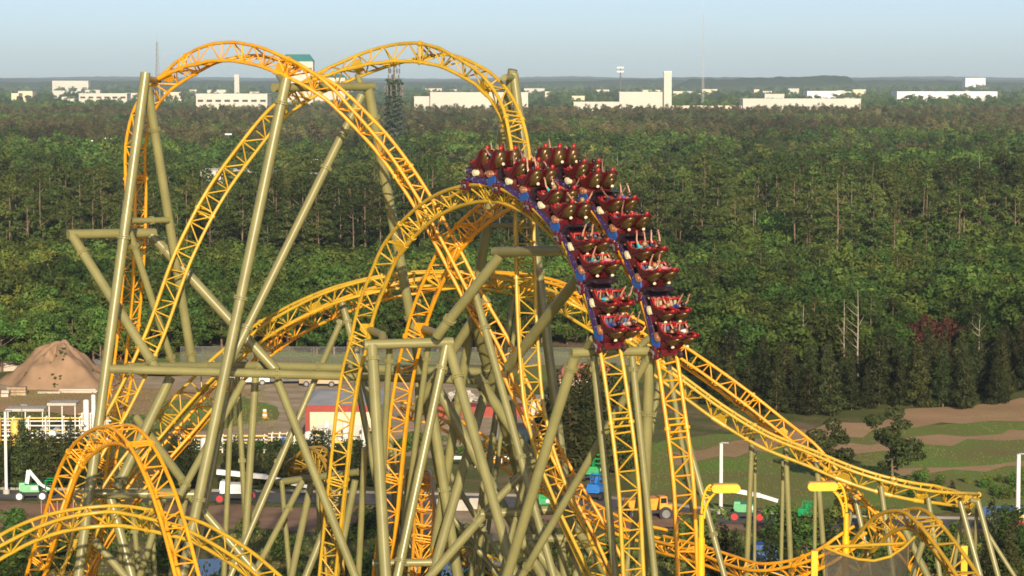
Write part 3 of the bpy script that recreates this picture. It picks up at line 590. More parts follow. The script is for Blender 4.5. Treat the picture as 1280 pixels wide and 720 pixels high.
# ------------------------------------------------------------------ tall yellow lamp masts and netting
def lamp_mast(label, xp, ytop, hx0, hx1, hy0, hy1, D):
    base = P(xp, ytop, D); base.z = 0; root = empty('lamp_mast', base, label, 'lamp')
    tp = P(xp, ytop+32, D); s = 1 if hx0 > xp else -1
    q = MB(); q.tube([V((base.x, base.y, 0)), V((base.x, base.y, tp.z-1.0))], .15, 10); q.build('post', M['yellow'], root, True, True)
    q = MB(); q.tube([V((base.x, base.y, tp.z-1.9)), V((base.x, base.y, tp.z-.05))], .11, 10); q.build('upper_post', M['yellow'], root, True, True)
    inner = hx0 if s > 0 else hx1
    h0 = P(inner, (hy0+hy1)/2, D)
    arc1 = []; arc2 = []
    for i in range(9):
        a = math.pi/2*i/8
        arc1.append(V((tp.x+(h0.x-tp.x)*(1-math.cos(a))*1.0, tp.y, tp.z+(h0.z+.12-tp.z)*math.sin(a))))
        arc2.append(V((tp.x+s*.1+(h0.x+s*.5-tp.x)*(1-math.cos(a)), tp.y, tp.z-.2+(h0.z-.05-tp.z+.2)*math.sin(a))))
    for arc in (arc1, arc2):
        q = MB(); q.tube(arc, .055, 8); q.build('arm', M['yellow'], root, True, True)
    for i in range(1, 7):
        q = MB(); q.cyl(arc1[i], arc2[i+(i % 2)], .03, 6); q.build('arm_brace', M['yellow'], root, False, True)
    a, b = P(hx0, hy0, D), P(hx1, hy1, D); w_ = abs(b.x-a.x); hh = abs(a.z-b.z); pr = []
    for i in range(16):
        t = 2*math.pi*i/16; pr.append(((w_/2-hh/2)*(1 if math.cos(t) > 0 else -1)+hh/2*math.cos(t), hh/2*math.sin(t)))
    q = MB(); cx, cz = (a.x+b.x)/2, (a.z+b.z)/2
    n = len(pr); v = [V((cx+p[0], base.y+d, cz+p[1])) for d in (-.22, .22) for p in pr]
    q.add(v, [tuple(range(n)), tuple(range(2*n-1, n-1, -1))]+[(i, n+i, n+(i+1) % n, (i+1) % n) for i in range(n)]); q.build('lamp_head', M['yellow'], root, False, True)
lamp_mast('yellow lamp mast with rounded head beside the orange leg, arm pointing right', 877, 610, 889, 925, 604.5, 615.5, 105)
lamp_mast('yellow lamp mast with rounded head beside the olive arch, arm pointing left', 1058, 608, 1009, 1047, 602, 613, 105)
def net_mat():
    m = mat('netting', (.06, .055, .038), .8); n = m.node_tree.nodes; l = m.node_tree.links
    tr = n.new('ShaderNodeBsdfTransparent'); ms = n.new('ShaderNodeMixShader'); ms.inputs[0].default_value = .82
    l.new(tr.outputs[0], ms.inputs[1]); l.new(n['Principled BSDF'].outputs[0], ms.inputs[2]); l.new(ms.outputs[0], n['Material Output'].inputs['Surface']); return m
M['net'] = net_mat()
nb = P(1085, 700, 104); root = empty('safety_net', V((nb.x, nb.y, 0)), 'dark safety netting hung from a yellow curved frame beside the olive arch', 'netting')
top = [(1030, 684), (1050, 692), (1072, 699), (1092, 701), (1112, 696), (1130, 684), (1143, 671)]
fr = [P(x, y, 104+(i*.5)) for i, (x, y) in enumerate(top)]
vv = []; ff = []; rows = 9
for k in range(rows):
    t = k/(rows-1)
    for i, p in enumerate(fr):
        q = p.copy(); q.z -= t*4.2; q.x += (nb.x+1.0-p.x)*.25*t-.5*t; q.y -= .9*math.sin(t*math.pi)*math.sin(math.pi*i/6); vv.append(q)
for k in range(rows-1):
    for i in range(len(fr)-1): ff.append((k*7+i, k*7+i+1, (k+1)*7+i+1, (k+1)*7+i))
mesh_obj('net', vv, ff, M['net'], root, True, None, True)
q = MB(); q.tube(fr, .06, 8); q.build('frame', M['mustard'], root, True, True)
q = MB(); q.cyl(P(1030, 684, 104), P(1134, 679, 107), .07, 8); q.build('frame_bar', M['mustard'], root, True, True)
for x, y, D in ((1018, 688, 104), (1205, 682, 107)):
    a = P(x, y, D); q = MB(); q.box((a.x, a.y, a.z/2), (.26, .26, a.z)); q.build('post', M['yellow'], root, False, True)

# ------------------------------------------------------------------ ground, road, water
def ground_mat():
    m = bpy.data.materials.new('rough_ground'); m.use_nodes = True; n = m.node_tree.nodes; l = m.node_tree.links; b = n['Principled BSDF']; b.inputs['Roughness'].default_value = .95; b.inputs['Specular IOR Level'].default_value = .1
    tc = n.new('ShaderNodeTexCoord')
    def noise(sc, det=5, dist=0):
        q = n.new('ShaderNodeTexNoise'); q.inputs['Scale'].default_value = sc; q.inputs['Detail'].default_value = det; q.inputs['Distortion'].default_value = dist; l.new(tc.outputs['Object'], q.inputs['Vector']); return q
    def mix(f, a, c, lo, hi):
        mr = n.new('ShaderNodeMapRange'); mr.inputs[1].default_value = lo; mr.inputs[2].default_value = hi; l.new(f.outputs['Fac'], mr.inputs[0])
        x = n.new('ShaderNodeMix'); x.data_type = 'RGBA'; l.new(mr.outputs[0], x.inputs[0])
        for i, q in ((6, a), (7, c)):
            if isinstance(q, tuple): x.inputs[i].default_value = (*q, 1)
            else: l.new(q.outputs[2], x.inputs[i])
        return x
    a = mix(noise(.05, 6, 1), (.085, .115, .030), (.15, .145, .05), .35, .65)
    c = mix(noise(.028, 6, 2), a, (.24, .165, .10), .54, .66)
    d = mix(noise(1.2, 4), c, (.07, .08, .03), .5, .8)
    l.new(d.outputs[2], b.inputs['Base Color'])
    bp = n.new('ShaderNodeBump'); bp.inputs['Strength'].default_value = .8; bp.inputs['Distance'].default_value = .3; l.new(noise(1.5, 8).outputs['Fac'], bp.inputs['Height']); l.new(bp.outputs[0], b.inputs['Normal'])
    return m
M['ground'] = ground_mat()
M['soil'] = mat('pinkish_soil', (.30, .19, .125), .95, var=.18, scale=.25, bump=.6, bscale=1.2, spec=.1)
M['tan'] = mat('tan_gravel', (.46, .36, .24), .95, var=.2, scale=.3, bump=.4, bscale=1.5, spec=.1)
M['straw'] = mat('dry_straw_grass', (.46, .29, .17), .95, scale=.12, bump=.6, bscale=2, spec=.1, col2=(.32, .215, .115))
M['lawn'] = mat('green_grass', (.15, .25, .045), .95, scale=.10, bump=.6, bscale=2, spec=.1, col2=(.20, .165, .065))
M['asphalt'] = mat('asphalt', (.105, .105, .105), .85, var=.15, scale=.6, bump=.2, bscale=8)
M['concrete'] = mat('concrete', (.46, .43, .37), .85, var=.1, scale=1.0, bump=.2, bscale=6)
M['water'] = mat('pond_water', (.02, .045, .09), .12, var=.1, scale=.4, bump=.06, bscale=1.5)
M['white'] = mat('white_paint', (.74, .73, .69), .5, var=.06, scale=.6)
GX = 15000
mesh_obj('ground', [(-GX, -200, 0), (GX, -200, 0), (GX, 15000, 0), (-GX, 15000, 0)], [(0, 1, 2, 3)], M['ground'])['kind'] = 'structure'
def sheet(name, pix, m, z, label=None, wob=.35, seed=1):
    """patch on the ground with an uneven edge"""
    rg = random.Random(seed); pts = [G(x, y) for x, y in pix]; out = []
    for i in range(len(pts)):
        a, b = pts[i], pts[(i+1) % len(pts)]; k = max(1, int((b-a).length/3)); k = min(k, 60)
        for j in range(k):
            p = a.lerp(b, j/k); out.append((p.x+rg.uniform(-wob, wob), p.y+rg.uniform(-wob, wob)*3, z))
    o = mesh_obj(name, out, [tuple(range(len(out)))], m); o['kind'] = 'structure'; bm = bmesh.new(); bm.from_mesh(o.data); bmesh.ops.triangulate(bm, faces=bm.faces); bm.normal_update()
    for f in bm.faces:
        if f.normal.z < 0: f.normal_flip()
    bm.to_mesh(o.data); bm.free(); return o
sheet('grass_verge', [(180, 440), (900, 440), (900, 480), (560, 474), (420, 468), (180, 470)], M['lawn'], .02)
sheet('gravel_yard', [(-40, 480), (120, 468), (260, 462), (420, 474), (560, 480), (660, 500), (690, 560), (560, 575), (330, 560), (220, 545), (150, 505), (-40, 500)], M['tan'], .02, seed=2)
sheet('dry_grass', [(-60, 486), (330, 486), (250, 520), (120, 520), (-60, 512)], M['straw'], .05, seed=3)
sheet('grass_island', [(200, 500), (300, 497), (350, 508), (345, 524), (250, 540), (190, 535)], M['lawn'], .06, seed=4)
sheet('soil_bank', [(-80, 628), (420, 634), (760, 634), (1010, 650), (1330, 652), (1330, 668), (1010, 668), (760, 660), (420, 664), (-80, 660)], M['soil'], .03, seed=5)
sheet('grass_field', [(780, 560), (900, 545), (1020, 548), (1330, 512), (1330, 640), (1000, 640), (800, 628)], M['lawn'], .025, wob=1, seed=6)
sheet('dry_swath', [(840, 562), (960, 548), (1060, 528), (1180, 508), (1330, 494), (1330, 521), (1200, 530), (1120, 540), (1040, 548), (930, 572), (850, 582)], M['straw'], .055, wob=1.2, seed=7)
sheet('dry_swath', [(1120, 590), (1230, 580), (1330, 573), (1330, 580), (1230, 588), (1130, 597)], M['straw'], .055, wob=.6, seed=8)
sheet('bare_soil', [(1030, 562), (1150, 548), (1330, 536), (1330, 545), (1150, 557), (1040, 572)], M['straw'], .058, wob=1.0, seed=14)
sheet('road', [(-120, 612), (420, 617), (760, 624), (900, 640), (1050, 648), (1330, 652), (1330, 662), (1050, 660), (900, 655), (760, 638), (420, 630), (-120, 624)], M['asphalt'], .07, wob=0, seed=9)
M['kerbstone'] = mat('worn_kerb', (.27, .25, .21), .9, var=.25, scale=.15)
def kerb(name, a):
    pts = [G(x, y) for x, y in a]; b = MB()
    for p, q in zip(pts, pts[1:]):
        d = q-p; c = (p+q)/2; b.box((c.x, c.y, .13), (d.length, .35, .26), Matrix.Rotation(math.atan2(d.y, d.x), 3, 'Z'))
    b.build(name, M['kerbstone'])['kind'] = 'structure'
kerb('kerb', [(-120, 611), (420, 616), (760, 623), (900, 639), (1050, 647), (1330, 651)])
sheet('pond', [(1228, 634), (1330, 628), (1330, 652), (1226, 648)], M['water'], .08, wob=.2, seed=10)
sheet('puddle', [(245, 700), (305, 698), (322, 712), (318, 740), (240, 740)], M['water'], .06, wob=.2, seed=11)
sheet('pond', [(560, 700), (612, 696), (640, 706), (640, 740), (548, 740)], M['water'], .06, wob=.2, seed=12)
sheet('soil_patch', [(480, 640), (640, 640), (650, 676), (480, 680)], M['tan'], .06, wob=.5, seed=13)

# ------------------------------------------------------------------ trees
import numpy as np
def leaf(name, c, c2, rnd_=.35):
    return mat(name, c, .65, scale=.9, col2=c2, objrand=rnd_, trans=.18, spec=.15, detail=3, patch=True)
M['pine'] = leaf('pine_needles', (.074, .104, .026), (.036, .055, .014), .32)
M['broad'] = leaf('broad_leaves', (.086, .142, .026), (.040, .074, .014), .36)
M['dark'] = leaf('dark_needles', (.052, .066, .020), (.024, .034, .010), .45)
M['cyp'] = leaf('cypress_twigs', (.118, .112, .040), (.062, .066, .024), .5)
M['lime'] = leaf('yellow_green_leaves', (.150, .190, .036), (.070, .098, .018), .36)
M['rust'] = leaf('rusty_leaves', (.14, .06, .034), (.07, .035, .02), .25)
M['bark'] = mat('bark', (.20, .145, .10), .95, var=.3, scale=1.5, spec=.1)
M['deadwood'] = mat('grey_deadwood', (.34, .29, .23), .9, var=.2, spec=.1)
def clumps_mesh(name, clumps, per, size, m, rng, flat=.75, elong=1.0):
    """leaf-sized faces spread through the volume of each clump, lighter outside"""
    V_ = []; 
    for (cx, cy, cz, rx, rz) in clumps:
        k = max(8, int(per*rx*rx))
        d = rng.normal(size=(k, 3)); d /= np.linalg.norm(d, axis=1)[:, None]; rad = rng.uniform(.45, 1.08, k)[:, None]**.6
        c = np.array([cx, cy, cz])+d*rad*np.array([rx, rx, rz])
        nrm = d*np.array([1, 1, 1/flat])+rng.normal(size=(k, 3))*.55; nrm /= np.linalg.norm(nrm, axis=1)[:, None]
        a = np.cross(nrm, rng.normal(size=(k, 3))); a /= np.linalg.norm(a, axis=1)[:, None]; b = np.cross(nrm, a)
        s = size*rng.uniform(.55, 1.25, k)[:, None]; a = a*s*elong; b = b*s
        V_.append(np.stack([c-a*.9, c-b*.5+a*.1, c+a, c+b*.5], axis=1).reshape(-1, 3))
    V_ = np.concatenate(V_); nq = len(V_)//4
    me = bpy.data.meshes.new(name); me.vertices.add(len(V_)); me.vertices.foreach_set('co', V_.astype(np.float32).ravel())
    me.loops.add(nq*4); me.loops.foreach_set('vertex_index', np.arange(nq*4, dtype=np.int32)); me.polygons.add(nq); me.polygons.foreach_set('loop_start', np.arange(0, nq*4, 4, dtype=np.int32)); me.polygons.foreach_set('loop_total', np.full(nq, 4, dtype=np.int32))
    me.materials.append(m); me.update(); me.validate(); return me
def trunk_mesh(name, H, r, limbs, m, rg, lean=.03):
    b = MB(); pts = []; x = y = 0
    for i in range(6):
        t = i/5; pts.append(V((x, y, H*t))); x += rg.uniform(-lean, lean)*H/5; y += rg.uniform(-lean, lean)*H/5
    b.tube(pts, [r*(1.15-.95*i/5) for i in range(6)], 7)
    for (cx, cy, cz, rx, rz) in limbs:
        zz = max(.15*H, cz-abs(cx)*.5-abs(cy)*.5-.3); k = min(4, int(zz/H*5)); p = pts[k].lerp(pts[k+1], zz/H*5-k) if k < 5 else pts[5]
        e = V((cx, cy, cz)); b.tube([p, p.lerp(e, .5)+V((0, 0, -.1)), e], [r*.34, r*.24, r*.08], 5)
    v = bpy.data.meshes.new(name); v.from_pydata([tuple(q) for q in b.v], [], b.f); v.materials.append(m); v.polygons.foreach_set('use_smooth', [True]*len(v.polygons)); v.update(); return v
rng = np.random.default_rng(5); rg = random.Random(5)
KINDS = {}
def kind_pine(i):
    H = 18+rg.uniform(-2, 3); cl = []; lo = rg.choice([.5, .58, .66]); k0 = rg.randrange(9, 14)
    for k in range(k0):
        t = k/(k0-1); z = H*(lo+(.99-lo)*t); r = 2.9*math.sin(math.pi*(.2+.72*t))+.2; a = rg.uniform(0, 6.28); q = r*rg.uniform(.3, 1.0); cl.append((math.cos(a)*q, math.sin(a)*q, z+rg.uniform(-.5, .5), rg.uniform(.9, 1.75)*(1.1-.3*t), rg.uniform(.45, .8)))
    cl.append((rg.uniform(-.4, .4), 0, H, .9, .6)); return trunk_mesh('pine_trunk', H, .21, cl[::2], M['bark'], rg), clumps_mesh('pine_crown', cl, 62, .30, M['pine'], rng)
def kind_broad(i, m='broad', H=9.5, spread=3.2):
    H = H+rg.uniform(-1, 1.5); cl = []
    for k in range(17):
        a = rg.uniform(0, 6.28); u = rg.uniform(0, 1)**.5*spread; z = H*rg.uniform(.32, .92)-u*.35; cl.append((math.cos(a)*u, math.sin(a)*u, z, rg.uniform(.9, 1.7), rg.uniform(.7, 1.2)))
    cl.append((0, 0, H*.9, 1.4, 1.1)); return trunk_mesh('broad_trunk', H*.75, .2, cl[::2], M['bark'], rg, .05), clumps_mesh('broad_crown', cl, 64, .36, M[m], rng)
def kind_dark(i):
    H = 8.5+rg.uniform(-1, 1.5); cl = []
    for k in range(15):
        t = k/14; z = H*(.06+.9*t); r = (1-t)*1.7+.25; a = k*2.4+rg.uniform(0, 1); cl.append((math.cos(a)*r*.7, math.sin(a)*r*.7, z, (1-t)*.9+.5, .8))
    return trunk_mesh('young_trunk', H*.9, .12, cl[::4], M['bark'], rg), clumps_mesh('young_crown', cl, 150, .19, M['dark'], rng, elong=1.8)
def kind_cyp(i):
    H = 15+rg.uniform(-2, 2); cl = []
    for k in range(14):
        t = k/13; z = H*(.38+.58*t); r = 2.3*math.sin(math.pi*(.12+.78*t)); a = k*2.4+rg.uniform(0, 1); cl.append((math.cos(a)*r*.75, math.sin(a)*r*.75, z, rg.uniform(.8, 1.35), .95))
    return trunk_mesh('cypress_trunk', H, .16, cl[::2], M['bark'], rg), clumps_mesh('cypress_crown', cl, 40, .34, M['cyp'], rng, elong=1.5)
def kind_bush(i):
    cl = []
    for k in range(9):
        a = rg.uniform(0, 6.28); u = rg.uniform(0, 1.4); cl.append((math.cos(a)*u, math.sin(a)*u, rg.uniform(.5, 2.2), rg.uniform(.6, 1.0), rg.uniform(.5, .9)))
    return trunk_mesh('bush_stem', 1.8, .07, cl[::3], M['bark'], rg), clumps_mesh('bush_crown', cl, 90, .24, M['broad'], rng)
def kind_snag(i):
    H = 14+rg.uniform(-3, 3); limbs = [(rg.uniform(-2, 2), rg.uniform(-2, 2), H*rg.uniform(.5, .98), 0, 0) for _ in range(8)]
    return trunk_mesh('snag_trunk', H, .17, limbs, M['deadwood'], rg), None
def kind_lime(i): return kind_broad(i, 'lime', 8.0, 3.0)
def kind_lone(i): return kind_broad(i, 'dark', 11.0, 3.0)
def kind_rust(i): return kind_broad(i, 'rust', 7.5, 2.6)
for nm, fn, cnt in (('pine', kind_pine, 8), ('broad', kind_broad, 6), ('dark', kind_dark, 4), ('cyp', kind_cyp, 4), ('bush', kind_bush, 3), ('snag', kind_snag, 3), ('rust', kind_rust, 1), ('lone', kind_lone, 2), ('lime', kind_lime, 3)):
    KINDS[nm] = [fn(i) for i in range(cnt)]
NAMES = {'lime': ('brush_tree', 'yellowish green bushy tree at the near edge of the wood', 'tree', 'yellowish brush trees'),
         'lone': ('lone_pine', 'lone pine', 'tree', 'lone pines'),
         'pine': ('pine_tree', 'tall pine with a bare pale trunk in the wood', 'tree', 'tall pines of the wood'),
         'broad': ('broadleaf_tree', 'rounded leafy green tree at the near edge of the wood', 'tree', 'leafy trees along the wood edge'),
         'dark': ('young_conifer', 'dark young conifer in the thicket beside the open grass', 'tree', 'dark conifers of the thicket'),
         'snag': ('dead_tree', 'bleached leafless dead tree sticking out of the wood', 'tree', 'dead trees in the wood'),
         'bush': ('bush', 'low green bush on rough ground below the road', 'bush', 'bushes on the rough ground'),
         'rust': ('rusty_tree', 'rust coloured leafy tree among green ones at the wood edge', 'tree', 'rust coloured trees'),
         'cyp': ('cypress_tree', 'thin brownish cypress in the wood', 'tree', 'thin cypresses')}
def plant(kind, x, y, s, label=None, group=None, v=None, name=None):
    tr, cr = KINDS[kind][v if v is not None else rg.randrange(len(KINDS[kind]))]; nm, lb, ct, gr = NAMES[kind]
    o = empty(name or nm, (x, y, 0), label or lb, ct, (group or gr) if not label or group else None, rg.uniform(0, 6.28)); o.scale = (s*rg.uniform(.9, 1.1),)*2+(s,)
    for part, me in (('trunk', tr), ('crown', cr)):
        if me:
            c = bpy.data.objects.new(part, me); C.objects.link(c); c.parent = o
    return o
def edge_D(xp):
    """distance of the wood's near edge for a picture column"""
    if xp < 180: return 352
    if xp < 260: return 352+28*(xp-180)/80
    if xp < 840: return 380
    if xp < 900: return 380+(300-380)*(xp-840)/60
    return 300+(xp-900)/380*26
def xpx(x, y): return 640+F*x/y
scatter = {k: [] for k in ('pine', 'broad', 'dark', 'cyp', 'lime')}
sr = random.Random(21)
def add(kind, x, y, s): scatter[kind].append((x, y, s))
D = 290.0
while D < 2210:
    sp = 3.3 if D < 470 else (4.6 if D < 760 else (6.0 if D < 1300 else 8.5)); half = .245*D+12
    n = int(2*half/sp)
    for i in range(n):
        x = -half+2*half*(i+sr.random())/n; y = D+sr.uniform(-.5, .5)*sp; xp = xpx(x, y)
        e = edge_D(xp)+8*math.sin(x*.09)+4*math.sin(x*.31)
        if y < e: continue
        dd = y-e; patch = math.sin(x*.021+1.3)*math.sin(y*.013+x*.006)+sr.uniform(-.5, .5)
        if 770 < y < 905 and 225 < xp < 460: continue                      # clearing with the low white buildings
        if 860 < y < 925 and 790 < xp < 880: continue
        if xp > 850 and dd < 22: add('dark' if dd < 14 or sr.random() < .9 else 'broad', x, y, sr.uniform(.55, .92))
        elif dd < 22: add('broad', x, y, sr.uniform(.55, .9))
        elif dd < 92 or y < 478:
            if xp > 850 and 330 < y < 365 and 1130 < xp < 1215: continue
            if xp > 850 and sr.random() < .06: add('pine', x, y, sr.uniform(.5, .65))
            else: add('lime' if patch+.25*math.sin(x*.13) > .3 else 'broad', x, y, sr.uniform(.55, 1.15))
        elif y < 640:
            pf = math.sin(x*.045+1)*math.sin(y*.05+x*.02)+.6*math.sin(x*.11); th = .8 if pf > -.15 else .3
            if sr.random() < .12: continue
            r = sr.random(); add('pine' if r < th else 'broad', x, y, sr.uniform(.62, 1.15) if r < th else sr.uniform(.7, 1.35))
        elif y < 1150:
            r = sr.random(); lim = .8 if (y < 780 and 200 < xp < 470) else 1
            if patch > .1: add('broad' if sr.random() < .8 else 'lime', x, y, sr.uniform(.6, 1.9)*lim)
            elif r < .2: add('pine', x, y, sr.uniform(.55, .85)*lim)
            elif r < .75: add('broad', x, y, sr.uniform(.7, 1.2)*lim)
            else: add('cyp', x, y, sr.uniform(.6, .85)*lim)
        else:
            r = sr.random()
            if y > 2450: add('broad' if r < .5 else 'cyp', x, y, sr.uniform(.8, 1.3))
            elif patch > .25 and y < 1900: add('broad', x, y, sr.uniform(1.1, 1.7))
            elif r < .78: add('cyp', x, y, sr.uniform(.7, 1.15))
            elif r < .86: add('pine', x, y, sr.uniform(.6, .9))
            else: add('broad', x, y, sr.uniform(.9, 1.4))
    D += sp
def wood_stuff(kind, pts, label):
    """one mass of trees too many to count, instanced on points"""
    col = bpy.data.collections.new('source_'+kind)
    for i, (tr, cr) in enumerate(KINDS[kind]):
        me = bpy.data.meshes.new('src'); bm = bmesh.new(); bm.from_mesh(tr); nt_ = len(bm.faces); bm.from_mesh(cr); bm.faces.ensure_lookup_table()
        for k, f in enumerate(bm.faces): f.material_index = 0 if k < nt_ else 1
        bm.to_mesh(me); bm.free(); me.materials.append(tr.materials[0]); me.materials.append(cr.materials[0])
        col.objects.link(bpy.data.objects.new('source_%s_%d' % (kind, i), me))
    me = bpy.data.meshes.new('wood'); me.from_pydata([(x, y, 0) for x, y, s in pts], [], [])
    a = me.attributes.new('scl', 'FLOAT_VECTOR', 'POINT'); a.data.foreach_set('vector', [q for x, y, s in pts for q in (s*sr.uniform(.9, 1.15), s*sr.uniform(.9, 1.15), s)])
    a = me.attributes.new('rot', 'FLOAT_VECTOR', 'POINT'); a.data.foreach_set('vector', [q for p in pts for q in (sr.uniform(-.04, .04), sr.uniform(-.04, .04), sr.uniform(0, 6.28))])
    a = me.attributes.new('idx', 'INT', 'POINT'); a.data.foreach_set('value', [sr.randrange(len(KINDS[kind])) for p in pts])
    o = bpy.data.objects.new('woodland', me); C.objects.link(o); tag(o, label, 'woodland', None, 'stuff')
    ng = bpy.data.node_groups.new('wood_'+kind, 'GeometryNodeTree'); ng.interface.new_socket('Geometry', in_out='INPUT', socket_type='NodeSocketGeometry'); ng.interface.new_socket('Geometry', in_out='OUTPUT', socket_type='NodeSocketGeometry')
    N = ng.nodes; gi = N.new('NodeGroupInput'); go = N.new('NodeGroupOutput'); ip = N.new('GeometryNodeInstanceOnPoints'); ci = N.new('GeometryNodeCollectionInfo')
    ci.inputs['Collection'].default_value = col; ci.inputs['Separate Children'].default_value = True; ci.inputs['Reset Children'].default_value = True
    def attr(nm, ty):
        q = N.new('GeometryNodeInputNamedAttribute'); q.data_type = ty; q.inputs['Name'].default_value = nm; return q.outputs['Attribute']
    e2r = N.new('FunctionNodeEulerToRotation'); L = ng.links.new
    L(gi.outputs[0], ip.inputs['Points']); L(ci.outputs[0], ip.inputs['Instance']); ip.inputs['Pick Instance'].default_value = True
    L(attr('idx', 'INT'), ip.inputs['Instance Index']); L(attr('rot', 'FLOAT_VECTOR'), e2r.inputs[0]); L(e2r.outputs[0], ip.inputs['Rotation']); L(attr('scl', 'FLOAT_VECTOR'), ip.inputs['Scale']); L(ip.outputs[0], go.inputs[0])
    md = o.modifiers.new('instances', 'NODES'); md.node_group = ng
def zone(xp): return ', behind the left tower' if xp < 250 else (', seen under the crossing hills' if xp < 470 else (', behind the train hills' if xp < 860 else ', beyond the run-out'))
def in_view(x, y): return -20 < xpx(x, y) < 1300
for kind, lim, lab in (('dark', 220, 'dark mass of young conifers deep in the thicket'), ('broad', 260, 'mass of leafy green trees filling the wood'), ('pine', 260, 'mass of pines filling the wood'), ('lime', 80, 'mass of yellowish green trees in the wood'), ('cyp', 60, 'mass of thin brownish cypresses in the far wood')):
    pts = sorted(scatter[kind], key=lambda q: q[1]); near = [p for p in pts if in_view(p[0], p[1])][:lim]; ns = set(near)
    for x, y, s in near: plant(kind, x, y, s, label=NAMES[kind][1]+zone(xpx(x, y)), group=NAMES[kind][3]+zone(xpx(x, y)))
    wood_stuff(kind, [p for p in pts if p not in ns], lab)
for xp, Dd, s in ((25, 700, 1.0), (213, 640, .9), (102, 560, 1.1), (700, 620, .9), (1225, 690, 1.3), (1226, 330, .8), (1006, 330, .75), (1058, 322, .85), (1075, 328, .9), (944, 520, 1.2), (1120, 560, 1.1), (300, 620, .9), (165, 640, 1.0), (772, 800, 1.1), (1160, 900, 1.2), (1030, 640, 1.15), (880, 760, 1.0)):
    plant('snag', (xp-640)/F*Dd, Dd, s)
for xp, Dd, s in ((1160, 346, 1.12), (1188, 350, 1.05), (1205, 348, .9), (1140, 352, .9)): plant('rust', (xp-640)/F*Dd, Dd, s)
def gp(kind, x, y, s, **k): p = G(x, y); return plant(kind, p.x, p.y, s, **k)
# hedge of young conifers behind the road, and the clump behind the right portal
for x in list(range(-24, 118, 5))+list(range(214, 252, 6))+list(range(284, 470, 7)):
    gp('dark', x+sr.uniform(-4, 4), 611+sr.uniform(-10, 1), (.56 if x < 120 else .5)*sr.uniform(.65, 1.2), label='dark young conifer in the row behind the road', group='conifers behind the road', name='young_conifer')
for x in range(690, 782, 7):
    for k in range(2): gp('dark', x+sr.uniform(-4, 4), 590-k*14+sr.uniform(-4, 3), sr.uniform(.8, 1.12), label='dark conifer in the tight clump behind the falling train tracks', group='conifer clump', name='young_conifer')
gp('lone', 1116, 614, .70, label='lone broad crowned pine standing on the open grass', v=0, name='lone_pine'); gp('lone', 1040, 606, .62, label='smaller bushy tree beside the lone pine on the grass', v=1, name='small_tree')
for x, y, s in ((905, 735, .62), (918, 748, .55), (962, 742, .6), (985, 752, .55), (1035, 735, .55), (1240, 735, .75), (1262, 745, .6), (1230, 760, .6), (1048, 655, .35), (1190, 640, .3), (870, 760, .6), (690, 770, .7), (1265, 690, .4)):
    gp('dark', x, y, s, label='small dark pine growing by the foot of the run-out', group='small pines by the run-out', name='small_pine')
for i in range(150):
    x = sr.uniform(-30, 1310); y = sr.uniform(664, 860)
    if 235 < x < 330 and 690 < y < 750 or 540 < x < 650 and 690 < y < 750: continue
    gp('bush', x, y, sr.uniform(.5, 1.25), label=NAMES['bush'][1]+zone(x), group=NAMES['bush'][3]+zone(x))
for i in range(34):
    gp('bush', sr.uniform(1130, 1300), sr.uniform(600, 626), sr.uniform(.22, .5), label='low bush on the bank above the pond', group='bushes by the pond')
for x in range(256, 700, 14):
    gp('bush', x+sr.uniform(-5, 5), 566+sr.uniform(-5, 8), sr.uniform(.4, .8), label='low bush beside the pipe yard', group='bushes by the pipe yard')

# ------------------------------------------------------------------ yard: mounds, plant, buildings, fence
M['sand'] = mat('pink_sand', (.33, .215, .135), .95, var=.16, scale=.5, bump=.8, bscale=1.1, spec=.1, col2=(.25, .165, .10))
M['gravelg'] = mat('grey_gravel', (.16, .15, .14), .95, var=.2, scale=.8, bump=.6, bscale=2)
M['pale'] = mat('pale_sand', (.55, .47, .38), .95, var=.08, scale=.6)
M['tanwall'] = mat('cream_wall', (.66, .54, .38), .8, var=.05, scale=.4)
M['redtrim'] = mat('red_trim', (.30, .032, .018), .6, var=.1)
M['roofgrey'] = mat('grey_metal_roof', (.44, .43, .41), .5, .2, var=.12, scale=.5)
M['terra'] = mat('terracotta_roof', (.42, .15, .09), .8, var=.15, scale=1.5)
M['green'] = mat('machine_green', (.01, .30, .085), .4, var=.1)
M['mblue'] = mat('machine_blue', (.02, .16, .50), .4, var=.1)
M['mred'] = mat('wheel_red', (.62, .02, .02), .45, var=.1)
M['timber'] = mat('timber', (.40, .30, .19), .9, var=.2, scale=1.5)
M['ylw2'] = mat('plant_yellow', (.74, .52, .13), .5, var=.1)
M['digger'] = mat('digger_orange', (.80, .33, .015), .45, var=.12)
M['glass'] = mat('dark_glass', (.02, .025, .03), .08, var=.1, spec=.8)
M['offwhite'] = mat('offwhite_wall', (.52, .50, .44), .8, var=.06, scale=.02)
M['teal'] = mat('teal_roof', (.03, .20, .19), .6, var=.1, scale=.05)
M['pinkwall'] = mat('pinkish_wall', (.60, .50, .43), .8, var=.05, scale=.02)
M['tarp'] = mat('blue_tarp', (.02, .09, .34), .6, var=.2, scale=1.5, bump=.4, bscale=3)
from mathutils import noise as mnoise
